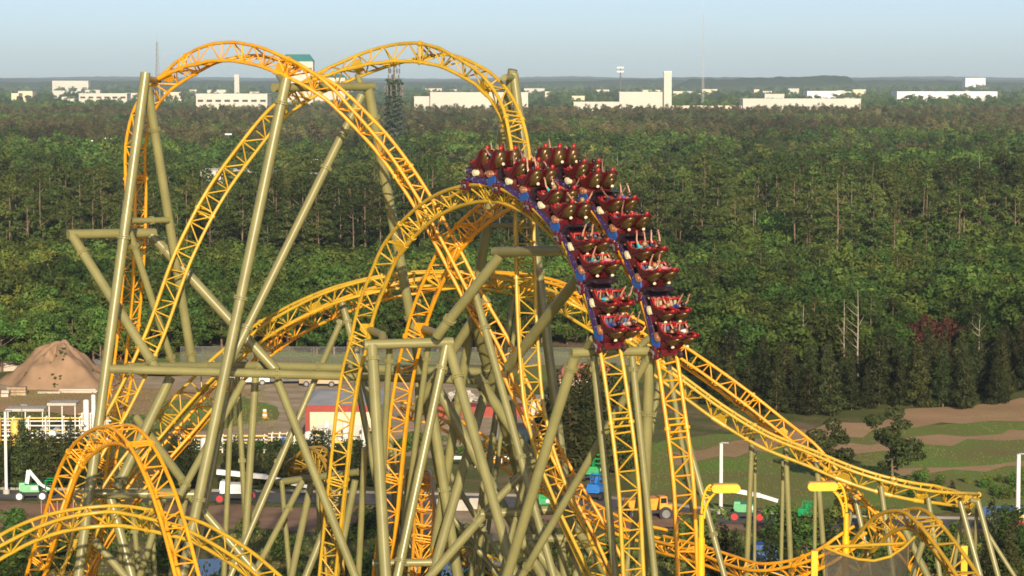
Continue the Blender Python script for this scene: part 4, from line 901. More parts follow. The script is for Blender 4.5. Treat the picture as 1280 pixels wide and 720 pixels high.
def mound(name, label, px, py, rad, h, m, seed, cat='heap', ex=1.0, peak=1.15):
    c = G(px, py); v = []; f = []; nr, na = 22, 56
    for i in range(nr+1):
        t = i/nr
        for j in range(na):
            a = 2*math.pi*j/na; rr = rad*t*(1+.18*math.sin(a*2+seed)+.1*math.sin(a*5+seed*2)); x, y = rr*math.cos(a)*ex, rr*math.sin(a)
            z = h*max(0, 1-t**peak)*(1 if t > .12 else .97)
            nz = mnoise.fractal(V((x*.35, y*.35, seed)), 1, 2, 5)
            z += nz*h*.17*min(1, (1-t)*4)+abs(mnoise.fractal(V((a*2.2, t*1.2, seed+7)), 1, 2, 4))*h*-.16*min(1, (1-t)*3)*min(1, t*4)+(.18*math.sin(a*13+3*mnoise.noise(V((x*.3, y*.3, 2)))))*(1-t)*t*2*h*.2; v.append((x, y, max(z, -.05) if t < 1 else -.1))
    for i in range(nr):
        for j in range(na): f.append((i*na+j, (i+1)*na+j, (i+1)*na+(j+1) % na, i*na+(j+1) % na))
    o = mesh_obj(name, v, f, m, None, True); o.location = (c.x, c.y+rad, 0); tag(o, label, cat); return o
mound('sand_heap', 'tall heap of pinkish sand with weeds down one side', 60, 489, 7.6, 5.8, M['sand'], 3.1, ex=.98, peak=1.45)
mound('sand_heap', 'small pale sand heap behind the tall pink one', -18, 466, 4.2, 3.0, M['pale'], 1.0)
mound('gravel_heap', 'low dark grey gravel heap beside the tall pink sand heap', 116, 476, 3.4, 2.6, M['gravelg'], 5.0)
heap = [o for o in bpy.data.objects if o.name == 'sand_heap'][0]; hv = [heap.location+v.co for v in heap.data.vertices]
for i in range(26):
    wx = heap.location.x+(sr.gauss(1.0, .45) if i < 20 else sr.uniform(-6, 6)); wy = heap.location.y-sr.uniform(2.2, 6.9)
    pz = min(hv, key=lambda q: (q.x-wx)**2+(q.y-wy)**2)
    q = plant('bush', wx, wy, sr.uniform(.07, .15), label='small weed growing on the tall sand heap', group='weeds on the sand heap', name='weed'); q.location.z = pz.z-.05
def yard_stack(label, px, py, w_, h, d, n, m, name):
    c = G(px, py); root = empty(name, c, label, 'stack')
    for k in range(n):
        b = MB(); b.box((c.x+sr.uniform(-.1, .1), c.y+sr.uniform(-.1, .1), h*(k+.5)/n), (w_*sr.uniform(.92, 1), d, h/n*.82), Matrix.Rotation(sr.uniform(-.03, .03), 3, 'Z')); b.build('plank_layer', m, root, False, True)
yard_stack('stack of weathered timber by the sand heap', 22, 494, 2.4, 1.1, 1.2, 3, M['timber'], 'timber_stack')
yard_stack('pale crate beside the weathered timber', 7, 496, 1.0, .9, 1.0, 2, M['concrete'], 'crate')
yard_stack('long pale boards lying in front of the sand heap', 98, 491, 5.0, .55, 1.0, 3, M['pale'], 'board_stack')
yard_stack('thin pale pipe bundle lying on the dry grass', 62, 492, 3.0, .3, .6, 2, M['concrete'], 'pipe_bundle')
def pipe_rack(label, x0, x1, y, h, tanks, seed):
    r_ = random.Random(seed); a, b = G(x0, y), G(x1, y); root = empty('pipe_rack', (a+b)/2, label, 'pipe rack'); L_ = (b-a).length; dv = (b-a).normalized()
    n = max(3, int(L_/1.4))
    for i in range(n+1):
        p = a.lerp(b, i/n); q = MB(); q.box((p.x, p.y, h/2), (.12, .12, h)); q.box((p.x, p.y+.9, h/2), (.12, .12, h)); q.box((p.x, p.y+.45, h*.8), (.1, 1.0, .1)); q.build('rack_post', M['white'], root, False, True)
    for k in range(7):
        z = h*(.18+.13*k)*1.0; q = MB(); q.cyl(V((a.x-.4, a.y+(k % 3)*.45, z)), V((b.x+.4, b.y+(k % 3)*.45, z)), r_.uniform(.05, .11), 8); q.build('pipe', M['white'] if k % 3 else M['ylw2'], root, True, True)
    for (t, r0, ln, mt, up) in tanks:
        p = a.lerp(b, t); q = MB()
        if up: q.cyl(V((p.x, p.y-.6, 0)), V((p.x, p.y-.6, ln)), r0, 14); q.sphere((p.x, p.y-.6, ln), (r0, r0, r0*.5), 14, 6)
        else: q.cyl(V((p.x, p.y-1.3, h*.5)), V((p.x, p.y+ln, h*.5)), r0, 16)
        auto_smooth(q.build('tank', M[mt], root, False, True))
pipe_rack('white pipe rack with three round tank ends behind the conifer row', 36, 100, 560, 3.4, ((.25, .38, 2.0, 'white', 0), (.5, .38, 2.0, 'white', 0), (.78, .34, 2.0, 'white', 0)), 1)
pipe_rack('yellow topped pipe rack at the far end of the yard', -20, 34, 556, 3.0, ((.3, .6, 2.8, 'ylw2', 1), (.75, .5, 2.6, 'ylw2', 1)), 2)
pipe_rack('white plant with upright vessels beside the tall tower', 103, 134, 552, 3.2, ((.2, .32, 4.6, 'white', 1), (.5, .24, 5.2, 'white', 1), (.85, .42, 3.4, 'white', 1)), 3)
pipe_rack('low white pipe rack crossing the yard before the cream building', 226, 330, 566, 1.9, ((.1, .4, 1.6, 'roofgrey', 1), (.3, .5, 1.5, 'white', 1), (.6, .35, 2.0, 'white', 1)), 4)
pipe_rack('white meter rack with slim vessels at the cream building wall', 376, 470, 566, 2.0, ((.12, .5, 2.2, 'white', 1), (.35, .3, 3.4, 'white', 1), (.6, .3, 3.4, 'white', 1), (.85, .3, 3.4, 'white', 1)), 5)
pipe_rack('short stack of white and blue pipes in the yard', 340, 368, 562, 1.8, ((.5, .4, 2.2, 'mblue', 0),), 6)
for x0, x1, y, z in ((60, 96, 545, 3.6), (8, 56, 548, 3.2)):
    a, b = G(x0, y), G(x1, y); root = empty('canopy', (a+b)/2, 'flat white canopy roof on posts over the %s' % ('tank ends' if x0 == 60 else 'yellow vessels'), 'canopy')
    q = MB(); q.box(((a.x+b.x)/2, a.y+1, z), (b.x-a.x, 2.6, .28)); q.build('roof', M['concrete'], root, False, True)
    for t in (.05, .5, .95): q = MB(); q.cyl(V((a.x+(b.x-a.x)*t, a.y, 0)), V((a.x+(b.x-a.x)*t, a.y, z)), .07, 8); q.build('post', M['white'], root, False, True)
def building(label, x0, x1, ybase, h, depth, wall, roof, name='shed', pitch=.0, windows=0, trim=None, cat='building', wz=(.45, .7), z0=0., D=None, doors=0):
    if D is None: a, b = G(x0, ybase), G(x1, ybase)
    else: a = V(((x0-640)/F*D, D, 0)); b = V(((x1-640)/F*D, D, 0))
    cx = (a.x+b.x)/2; w_ = b.x-a.x; y0 = a.y; root = empty(name, (cx, y0, 0), label, cat)
    q = MB(); q.box((cx, y0+depth/2, z0+(h-z0)/2), (w_, depth, h-z0)); q.build('wall', wall, root, False, True)
    o = min(.4, w_*.02); q = MB()
    if pitch:
        q.add([V((cx-w_/2-o, y0-o, h+.01)), V((cx+w_/2+o, y0-o, h+.01)), V((cx+w_/2+o, y0+depth+o, h+.01)), V((cx-w_/2-o, y0+depth+o, h+.01)), V((cx-w_/2+w_*.12, y0+depth/2, h+pitch)), V((cx+w_/2-w_*.12, y0+depth/2, h+pitch))], [(0, 1, 5, 4), (2, 3, 4, 5), (1, 2, 5), (3, 0, 4), (3, 2, 1, 0)])
    else: q.box((cx, y0+depth/2, h+.06*max(1, h/8)), (w_+2*o, depth+2*o, .12*max(1, h/8)))
    q.build('roof', roof, root, False, True)
    if trim:
        q = MB(); q.box((cx, y0-.06, h-.35), (w_+.1, .1, .7)); q.box((cx-w_/2-.06, y0+depth/2, h/2), (.1, depth, h)); q.box((cx-w_/2+.2, y0-.055, h/2-.35), (.4, .09, h-.7)); q.build('trim', trim, root, False, True)
    for i in range(windows):
        t = (i+.5)/windows; ww = w_/windows*.62; q = MB(); q.box((cx-w_/2+w_*t, y0-.02*max(1, h/8), h*(wz[0]+wz[1])/2), (ww, .06*max(1, h/8), h*(wz[1]-wz[0]))); q.build('window', M['glass'], root, False, True)
    for i in range(doors):
        t = (i+.5)/doors; q = MB(); q.box((cx-w_/2+w_*t, y0-.05, 1.2), (1.6, .08, 2.4)); q.build('door', M['roofgrey'], root, False, True)
    return root
building('cream shed with red trim and grey metal roof in the yard', 383, 476, 558, 4.5, 14, M['tanwall'], M['roofgrey'], 'metal_shed', pitch=.7, trim=M['redtrim'], doors=2)
building('long low red shed behind the crossed khaki legs', 548, 655, 521, 1.25, 3, M['redtrim'], M['redtrim'], 'red_shed', pitch=.15)
building('small house with terracotta roof behind the conifer clump', 698, 772, 500, 2.6, 8, M['tanwall'], M['terra'], 'house', pitch=1.6, windows=3)
building('cream gatehouse wall standing behind the mustard leg', 664, 688, 560, 5.2, 4, M['tanwall'], M['roofgrey'], 'gatehouse', windows=1)
# rubble
q = MB(); c0 = G(576, 510)
for i in range(120):
    a = sr.uniform(0, 6.28); r0 = sr.uniform(0, 2.6); q.box((c0.x+r0*math.cos(a)*1.25, c0.y+r0*math.sin(a), max(.1, (2.6-r0)*.95+sr.uniform(-.3, .2))), (sr.uniform(.3, .9), sr.uniform(.3, .8), sr.uniform(.1, .3)), Matrix.Rotation(sr.uniform(0, 6.28), 3, V((sr.random(), sr.random(), sr.random())).normalized()))
tag(q.build('rubble_heap', M['concrete']), 'heap of broken pale concrete slabs beside the red shed', 'rubble', None, 'stuff')
sheet('concrete_pad', [(618, 540), (668, 537), (690, 552), (616, 556)], M['concrete'], .09, wob=0)
# chain link fence at the wood edge
def mesh_mat():
    m = mat('chain_link', (.34, .34, .33), .6, .5); n = m.node_tree.nodes; l = m.node_tree.links
    tr = n.new('ShaderNodeBsdfTransparent'); ms = n.new('ShaderNodeMixShader'); ms.inputs[0].default_value = .16; l.new(tr.outputs[0], ms.inputs[1]); l.new(n['Principled BSDF'].outputs[0], ms.inputs[2]); l.new(ms.outputs[0], n['Material Output'].inputs['Surface']); return m
M['link'] = mesh_mat()
a, b = G(226, 455), G(800, 457); root = empty('wire_fence', a, 'long grey chain link fence along the foot of the wood', 'fence'); n = int((b-a).length/3)
for i in range(n+1):
    p = a.lerp(b, i/n); q = MB(); q.cyl(p, p+V((0, 0, 2.5)), .05, 6); q.build('post', M['steel'], root, False, True)
for z in (.1, 1.25, 2.45): q = MB(); q.cyl(a+V((0, 0, z)), b+V((0, 0, z)), .035, 6); q.build('rail', M['steel'], root, False, True)
mesh_obj('wire_mesh', [a+V((0, .03, .05)), b+V((0, .03, .05)), b+V((0, .03, 2.5)), a+V((0, .03, 2.5))], [(0, 1, 2, 3)], M['link'], root, False, None, True)
a, b = G(545, 585), G(676, 583); root = empty('guard_rail', a, 'low white guard rail behind the crossed khaki legs', 'rail')
for i in range(9):
    p = a.lerp(b, i/8); q = MB(); q.box((p.x, p.y, .55), (.12, .12, 1.1)); q.build('post', M['white'], root, False, True)
q = MB(); c_ = (a+b)/2; q.box((c_.x, c_.y-.1, 1.0), ((b-a).length, .06, .3)); q.build('rail', M['white'], root, False, True)
a, b = G(52, 642), G(92, 643); root = empty('silt_fence', a, 'low dark red silt fence below the small green lift', 'fence')
q = MB(); q.box(((a.x+b.x)/2, a.y, .5), (b.x-a.x, .03, .9)); q.build('fabric', mat('silt_fabric', (.16, .05, .035), .9, var=.15), root, False, True)
for i in range(5): p = a.lerp(b, i/4); q = MB(); q.box((p.x, p.y-.05, .6), (.07, .07, 1.2)); q.build('stake', M['timber'], root, False, True)
for i, (x, y) in enumerate(((556, 637), (576, 638), (597, 636), (618, 636))):
    p = G(x, y); q = MB(); q.prism([(-.32, 0), (.32, 0), (.26, .25), (.12, .45), (.09, 1.0), (-.09, 1.0), (-.12, .45), (-.26, .25)], -.75, .75, Matrix.Translation(p) @ Matrix.Rotation(R(90), 4, 'Z') @ Matrix.Rotation(R(90), 4, 'X'))
    tag(q.build('concrete_barrier', M['concrete']), 'pale concrete road barrier standing in line behind the crossed legs', 'barrier', 'concrete barriers beside the road')
for i, (x, y) in enumerate(((331, 523), )):
    p = G(x, y); root = empty('traffic_drum', p, 'orange and white traffic drum on the gravel yard', 'drum'); 
    for k in range(4):
        q = MB(); q.cyl(p+V((0, 0, .28*k)), p+V((0, 0, .28*(k+1)-.02)), .32-.03*k, 12); q.build('band', M['digger'] if k % 2 == 0 else M['white'], root, False, True)
# --- machines
def wheel(root, p, r_, w_, hub, M4):
    q = MB(); q.cyl(M4 @ (p-V((0, w_/2, 0))), M4 @ (p+V((0, w_/2, 0))), r_, 18); t = q.build('wheel', M['black'], root, False, True); auto_smooth(t)
    inv = parent_matrix(root).inverted(); q = MB(); q.cyl(inv @ M4 @ (p-V((0, w_/2+.03, 0))), inv @ M4 @ (p+V((0, w_/2+.03, 0))), r_*.62, 14); q.build('rim', hub, t)
def boom_lift(label, px, py, rz, s, body, boomm, hub, boom, basket=True):
    p = G(px, py); root = empty('boom_lift', p, label, 'boom lift'); M4 = Matrix.Translation(p) @ Matrix.Rotation(rz, 4, 'Z') @ Matrix.Scale(s, 4)
    def part(nm, q, m, sm=False):
        for i, v in enumerate(q.v): q.v[i] = M4 @ v
        o = q.build(nm, m, root, False, True); auto_smooth(o); return o
    q = MB(); q.box((0, 0, .62), (2.6, 1.3, .32)); q.box((1.2, 0, .55), (.3, 1.9, .2)); q.box((-1.2, 0, .55), (.3, 1.9, .2)); part('chassis', q, M['black'])
    for x in (-1.2, 1.2):
        for y in (-1.0, 1.0): wheel(root, V((x, y, .48)), .48, .36, hub, M4)
    q = MB(); q.box((-.2, .0, 1.25), (2.1, 1.7, .75), taper=.86); q.box((-.95, 0, 1.5), (.7, 1.5, .7), taper=.8); part('turret', q, body)
    q = MB(); q.box((.35, -.87, 1.3), (.7, .04, .35)); part('decal', q, M['white'])
    pts = [V(b) for b in boom]; w0 = .36
    for i in range(len(pts)-1):
        d = (pts[i+1]-pts[i]); q = MB(); q.box((pts[i]+pts[i+1])/2, (d.length, w0, w0*1.15), d.to_track_quat('X', 'Z').to_matrix()); part('boom_section', q, boomm); w0 *= .8
    if basket:
        e = pts[-1]; q = MB()
        for z in (0, .55, 1.1):
            for (x0, y0, x1, y1) in ((-.4, -.8, .4, -.8), (-.4, .8, .4, .8), (-.4, -.8, -.4, .8), (.4, -.8, .4, .8)): q.cyl(e+V((x0, y0, z)), e+V((x1, y1, z)), .045, 6)
        for x in (-.4, .4):
            for y in (-.8, 0, .8): q.cyl(e+V((x, y, 0)), e+V((x, y, 1.1)), .045, 6)
        q.box(e+V((0, 0, .02)), (.85, 1.65, .06)); part('basket', q, body)
    return root
boom_lift('small green lift with white mast parked on the road by the conifer row', 40, 624, R(4), .9, M['green'], M['white'], M['white'], [(-.5, 0, 1.7), (-.3, 0, 3.1), (.9, 0, 1.6), (1.9, 0, 1.0)])
boom_lift('white boom lift with red wheels and its boom lowered along the road', 295, 628, R(-3), 1.12, M['white'], M['white'], M['mred'], [(-1.6, 0, 2.6), (2.6, 0, 2.2), (5.6, 0, 1.5), (6.6, 0, 1.3)], False)
boom_lift('green boom lift with a slanting white boom at the foot of the run-out', 934, 650, R(-6), .95, M['green'], M['white'], M['mred'], [(-1.6, 0, 2.9), (1.2, 0, 2.4), (2.9, 0, 1.9)], False)
boom_lift('green lift basket machine seen between the orange leg and the conifer clump', 742, 600, R(80), .8, M['green'], M['green'], M['black'], [(0, 0, 1.7), (-.6, 0, 2.6), (.8, 0, 2.0)])
boom_lift('blue lift parked beside the conifer clump', 745, 624, R(70), .85, M['mblue'], M['mblue'], M['black'], [(0, 0, 1.7), (.5, 0, 2.4), (.9, 0, 1.6)])
boom_lift('green machine with red wheels half hidden behind the crossed legs', 680, 638, R(15), .75, M['green'], M['green'], M['mred'], [(-1, 0, 1.9), (1.0, 0, 1.6)], False)
boom_lift('green lift with empty basket behind the run-out columns', 1008, 652, R(60), .7, M['green'], M['green'], M['black'], [(0, 0, 1.6), (.4, 0, 2.2), (.9, 0, 1.4)])
p = G(810, 648); root = empty('dump_truck', p, 'orange dump truck parked behind the train track legs', 'truck'); M4 = Matrix.Translation(p) @ Matrix.Rotation(R(12), 4, 'Z') @ Matrix.Scale(.78, 4)
q = MB(); q.box((0, 0, .9), (4.6, 1.7, .35)); 
for i, v in enumerate(q.v): q.v[i] = M4 @ v
q.build('chassis', M['black'], root, False, True)
q = MB(); arc_prism(q, [(-2.2, 1.15), (.7, 1.15), (1.0, 2.5), (-2.6, 2.3), (-2.6, 1.7)], -1.1, 1.1)
for i, v in enumerate(q.v): q.v[i] = M4 @ V((v.y, v.x, v.z))
q.build('tipper_body', M['digger'], root, False, True)
q = MB(); q.box((1.7, 0, 1.85), (1.0, 1.5, 1.5), taper=.85); q.box((2.4, 0, 1.3), (.7, 1.3, .7))
for i, v in enumerate(q.v): q.v[i] = M4 @ v
q.build('cab', M['digger'], root, False, True)
q = MB(); q.box((1.7, -.72, 2.15), (.7, .06, .6)); q.box((1.7, .72, 2.15), (.7, .06, .6))
for i, v in enumerate(q.v): q.v[i] = M4 @ v
q.build('window', M['glass'], root, False, True)
for x in (-1.7, -.5, 1.9):
    for y in (-.85, .85): wheel(root, V((x, y, .62)), .62, .45, M['steel'], M4)
def pickup(label, px, py, rz, col):
    p = G(px, py); root = empty('pickup_truck', p, label, 'truck'); M4 = Matrix.Translation(p) @ Matrix.Rotation(rz, 4, 'Z')
    def part(nm, q, m):
        for i, v in enumerate(q.v): q.v[i] = M4 @ v
        q.build(nm, m, root, False, True)
    q = MB(); q.box((0, 0, .75), (5.2, 1.85, .55)); q.box((-1.6, .85, 1.15), (2.0, .1, .35)); q.box((-1.6, -.85, 1.15), (2.0, .1, .35)); part('body', q, col)
    q = MB(); q.box((.35, 0, 1.4), (2.0, 1.7, .75), taper=.8); part('cab', q, col)
    q = MB(); q.box((.35, -.8, 1.45), (1.5, .1, .42)); q.box((.35, .8, 1.45), (1.5, .1, .42)); part('window', q, M['glass'])
    for x in (-1.65, 1.65):
        for y in (-.85, .85): wheel(root, V((x, y, .4)), .4, .26, M['steel'], M4)
pickup('white pickup truck parked under the long khaki beams', 312, 481, R(5), M['white']); pickup('tan truck parked by the wood edge', 400, 483, R(-4), M['tan']); pickup('dark pickup parked between the white and yellow trucks', 362, 480, R(8), M['gravelg'])
def pole(label, px, ytop, ybase, wpx, name='light_pole', armed=True, col='white'):
    p = G(px, ybase); k = p.y/F; h = CAMZ-(ytop-97)*k; root = empty(name, p, label, 'light pole')
    q = MB(); q.cyl(p, p+V((0, 0, h)), wpx/2*k, 10, r2=wpx/2*k*.85); q.build('pole', M[col], root, True, True)
    q = MB(); q.box(p+V((.3 if armed else 0, -.1, h+.06)), (.7, .35, .12)); q.build('lamp_head', M['steel'], root, False, True)
    q = MB(); q.cyl(p-V((0, 0, .1)), p+V((0, 0, .5)), wpx*k, 10); q.build('footing', M['concrete'], root, False, True)
pole('white light pole before the conifer row, near the small green lift', 8, 516, 618, 4.2); pole('white light pole behind the yellow lamp mast with the right pointing arm', 901, 556, 643, 5.2); pole('white light pole in front of the pond', 1272, 570, 660, 6.0)
pole('thin grey light pole standing in the pipe rack yard', 28, 508, 560, 1.2, col='steel')
p = G(955, 716); root = empty('tarped_load', p, 'load under a crumpled blue tarp between small pines', 'tarp'); q = MB(); q.box((p.x, p.y, 1.2), (2.2, 2, 2.4), taper=.8); q.box((p.x+.9, p.y-.3, .7), (1.4, 1.6, 1.4), taper=.8); q.build('tarp', M['tarp'], root, False, True)
p = G(1274, 670); root = empty('compact_machine', p, 'red machine with yellow top beside the pond pole', 'machine'); q = MB(); q.box((p.x, p.y, 1.0), (1.8, 1.2, 1.0), taper=.8); q.box((p.x-.9, p.y, .55), (.5, .3, .9), Matrix.Rotation(.6, 3, 'Y')); q.build('body', M['mred'], root, False, True); q = MB(); q.box((p.x+.1, p.y, 1.75), (1.2, 1.0, .45), taper=.7); q.build('cab_roof', M['ylw2'], root, False, True)
for x in (-.5, .5): wheel(root, V((x, -.55, .32)), .32, .2, M['steel'], Matrix.Translation(p))

# ------------------------------------------------------------------ far things
M['mastgreen'] = mat('mast_foliage', (.055, .085, .050), .7, scale=.4, col2=(.03, .045, .03))
def mono_pine(xp, D, ztop):
    p = V(((xp-640)/F*D, D, 0)); root = empty('tree_mast', p, 'tall phone mast disguised as a dark conifer, rising above the wood', 'mast')
    q = MB(); q.cyl(p, p+V((0, 0, ztop)), .6, 10, r2=.35); q.build('pole', M['bark'], root, True, True)
    cl = []
    for k in range(120):
        z = 6+(ztop-13)*k/119; a = k*2.4; r0 = (4.2-1.6*k/119)*sr.uniform(.45, 1.05); cl.append((math.cos(a)*r0, math.sin(a)*r0, z, 1.35, .45))
    me = clumps_mesh('mast_foliage', cl, 34, .55, M['mastgreen'], rng, elong=1.6); o = bpy.data.objects.new('foliage', me); C.objects.link(o); o.parent = root
    q = MB()
    for k in range(14):
        z = ztop-1-(k//5)*2.4; a = k*1.257+.3*(k//5); q.box(p+V((2.2*math.cos(a), 2.2*math.sin(a), z)), (.5, .35, 2.0), Matrix.Rotation(a, 3, 'Z')); q.cyl(p+V((0, 0, z)), p+V((2.1*math.cos(a), 2.1*math.sin(a), z)), .09, 6)
    for z in (ztop-10, ztop-12): 
        for k in range(10): a = k*.628; q.box(p+V((3.2*math.cos(a), 3.2*math.sin(a), z)), (.6, .4, 2.2), Matrix.Rotation(a, 3, 'Z'))
    q.build('antenna_array', M['gravelg'], root, False, True)
mono_pine(493, 1023, 46)
def lattice_mast(label, xp, D, ztop, w_, n, m='steel'):
    p = V(((xp-640)/F*D, D, 0)); root = empty('lattice_mast', p, label, 'mast'); q = MB()
    for s in ((-1, -1), (1, -1), (1, 1), (-1, 1)): q.cyl(p+V((s[0]*w_, s[1]*w_, 0)), p+V((s[0]*w_*.25, s[1]*w_*.25, ztop)), w_*.09, 5)
    q.build('mast_legs', M[m], root, False, True); q = MB()
    for i in range(n):
        t0, t1 = i/n, (i+1)/n; k0, k1 = w_*(1-.75*t0), w_*(1-.75*t1)
        for s in (-1, 1): q.cyl(p+V((s*k0, -k0, ztop*t0)), p+V((-s*k1, -k1, ztop*t1)), w_*.06, 4)
        q.cyl(p+V((-k1, -k1, ztop*t1)), p+V((k1, -k1, ztop*t1)), w_*.06, 4)
    q.build('mast_bracing', M[m], root, False, True); q = MB(); q.cyl(p+V((0, 0, ztop)), p+V((0, 0, ztop*1.12)), w_*.07, 5); q.build('aerial', M[m], root, False, True)
lattice_mast('grey steel lattice transmission mast on the horizon behind the orange crest', 198, 2700, 77, 3.2, 14)
lattice_mast('very thin tall radio mast on the horizon right of the white plant', 878, 2750, 108, 1.1, 24, 'roofgrey')
building('pale hotel block with teal roof behind the crossing of the two hills', 352, 392, 0, 58, 25, M['pinkwall'], M['teal'], 'hotel', pitch=8, windows=6, D=2900, wz=(.8, .88))
building('lower pale hotel wing with teal roof', 392, 432, 0, 40, 25, M['pinkwall'], M['teal'], 'hotel_wing', pitch=4, windows=6, D=2950, wz=(.8, .9))
DB = 2330.0
def zt(y, D=DB): return CAMZ-(y-97)*D/F
building('white industrial hall with small roof vents beside its tower', 774, 838, 0, zt(115.5), 50, M['offwhite'], M['white'], 'plant_hall', D=DB)
building('white square tower at the corner of the industrial hall', 829.5, 839, 0, zt(90), 7, M['offwhite'], M['white'], 'plant_tower', D=DB-8)
building('low white annex of the industrial hall', 717, 774, 0, zt(127.5), 30, M['offwhite'], M['white'], 'plant_annex', D=DB-5)
building('long cream warehouse with a dark window strip along its foot', 928, 1075, 0, zt(123.5), 40, M['offwhite'], M['white'], 'warehouse', windows=12, D=DB-20, wz=(.46, .53))
building('low cream wall building linking plant and warehouse', 840, 927, 0, zt(132), 30, M['tanwall'], M['white'], 'low_building', D=DB-15)
building('long white warehouse under the mustard crest', 538, 660, 0, zt(116), 40, M['offwhite'], M['white'], 'warehouse', windows=0, D=DB)
building('low white building left of the long white warehouse', 518, 545, 0, zt(121), 30, M['offwhite'], M['white'], 'low_building', D=DB+10)
building('long white building with blue entrance behind the orange crest', 246, 335, 0, zt(118), 40, M['offwhite'], M['white'], 'mall_building', windows=8, D=DB+40, wz=(.72, .8))
building('white block far left on the horizon', 67, 112, 0, 32, 30, M['offwhite'], M['white'], 'white_block', D=6150)
building('small white tower block on the horizon behind the orange crest', 294, 300, 0, 45, 9, M['offwhite'], M['white'], 'tower_block', D=5200)
building('low white store hidden among trees left of the tower', 100, 160, 0, zt(117, 3000), 30, M['offwhite'], M['white'], 'store', windows=6, D=3000, wz=(.75, .85))
building('long white distribution hall far right on the plain', 1120, 1245, 0, zt(114.5, 3600), 60, M['white'], M['white'], 'distribution_hall', D=3600)
building('white hall beside the distribution hall', 1008, 1050, 0, zt(114, 3700), 50, M['white'], M['white'], 'white_hall', D=3700)
building('small white building on the far right ridge', 1205, 1230, 0, 38.5, 40, M['white'], M['white'], 'ridge_building', D=6800)
for i in range(46):
    xp = sr.uniform(-10, 1290); Dd = sr.uniform(3000, 5600); w0 = sr.uniform(5, 26)
    building('small pale building scattered among the trees of the far plain', xp, xp+w0, 0, sr.uniform(13, 19), 30, M[sr.choice(['offwhite', 'offwhite', 'tanwall'])], M['white'], 'far_building', D=Dd)['group'] = 'far pale buildings'
for xp, Dd, h, lab in ((775, 2600, 50, 'tall floodlight mast beside the white plant'), (113, 1050, 14.5, 'floodlight pole in the wood by the left tower'), (136, 1050, 15.5, 'second floodlight pole in the wood, slightly taller'), (286, 1150, 15, 'floodlight pole near the white roofs in the wood'), (518, 1000, 13, 'floodlight pole beside the phone mast')):
    p = V(((xp-640)/F*Dd, Dd, 0)); root = empty('floodlight_pole', p, lab, 'floodlight'); q = MB(); q.cyl(p, p+V((0, 0, h)), Dd*.00026, 6); q.build('pole', M['steel'], root, False, True)
    q = MB(); k = Dd/1000
    for dz in ((0,) if h < 20 else (0, -4)): q.box(p+V((0, 0, h+dz)), (2.6*k, .6*k, .5*k))
    q.build('lamp_bank', M['white'], root, False, True)
for xp, yp, Dd, lab in ((1038, 205, 840, 'white curved street lamp in the wood right of the trains'), (1066, 200, 860, 'second white street lamp in the wood right of the trains'), (1222, 200, 880, 'white street lamp at the right edge of the wood'), (389, 199, 880, 'white street lamp beside the low white roofs'), (1265, 200, 880, 'last white street lamp at the wood edge')):
    p = V(((xp-640)/F*Dd, Dd, 0)); h = CAMZ-(yp-97)*Dd/F; root = empty('street_lamp', p, lab, 'street lamp'); q = MB(); q.tube([p, p+V((0, 0, h-.8)), p+V((.4, 0, h-.2)), p+V((1.6, 0, h))], .16, 6); q.build('pole', M['white'], root, False, True); q = MB(); q.box(p+V((2.0, 0, h)), (1.2, .5, .25)); q.build('lamp_head', M['white'], root, False, True)
building('long low white roofed building in a clearing of the wood', 250, 340, 0, 8.5, 20, M['offwhite'], M['white'], 'low_depot', D=880, windows=7, wz=(.4, .6))
building('lower white roofed wing in the clearing of the wood', 340, 440, 0, 6.8, 20, M['offwhite'], M['white'], 'depot_wing', D=885, windows=8, wz=(.4, .6))
building('small house with brown roof in the wood right of the trains', 826, 842, 0, 4.2, 7, M['offwhite'], M['terra'], 'cottage', D=905, pitch=2.2, windows=3)
building('white garden shed beside the brown roofed house in the wood', 843, 851, 0, 3.0, 4, M['white'], M['white'], 'garden_shed', D=905)
building('pale cottage beside the brown roofed house', 797, 806, 0, 5.0, 6, M['offwhite'], M['roofgrey'], 'cottage', D=905, pitch=1.5, windows=2)
# wooded plain and ridges beyond
far = []
D = 2420.0
while D < 7000:
    sp = 15+(D-2420)*.012; half = .245*D; n = int(2*half/sp)
    for i in range(n):
        x = -half+2*half*(i+sr.random())/n; y = D+sr.uniform(-.5, .5)*sp; xp = xpx(x, y)
        if math.sin(x*.004+y*.0017)+math.sin(y*.0045+2)+sr.uniform(-.8, .8) < -.55: continue
        if y < 2480 and (700 < xp < 1090 or 515 < xp < 670 or 240 < xp < 440 or 95 < xp < 165): continue
        far.append((x, y, sr.uniform(1.1, 1.75)*(1+(D-2420)/9000)))
    D += sp*1.5
for i in range(420):
    xp = -30+1340*(i+sr.random())/420; y = sr.uniform(2215, 2280); far.append(((xp-640)/F*y, y, sr.uniform(.4, 1.05)))
KINDS['farbroad'] = KINDS['broad']; wood_stuff('farbroad', far, 'hazy scattered trees of the far plain')
M['ridge'] = mat('distant_woods', (.050, .068, .028), .9, scale=.012, col2=(.028, .042, .018), spec=.05)
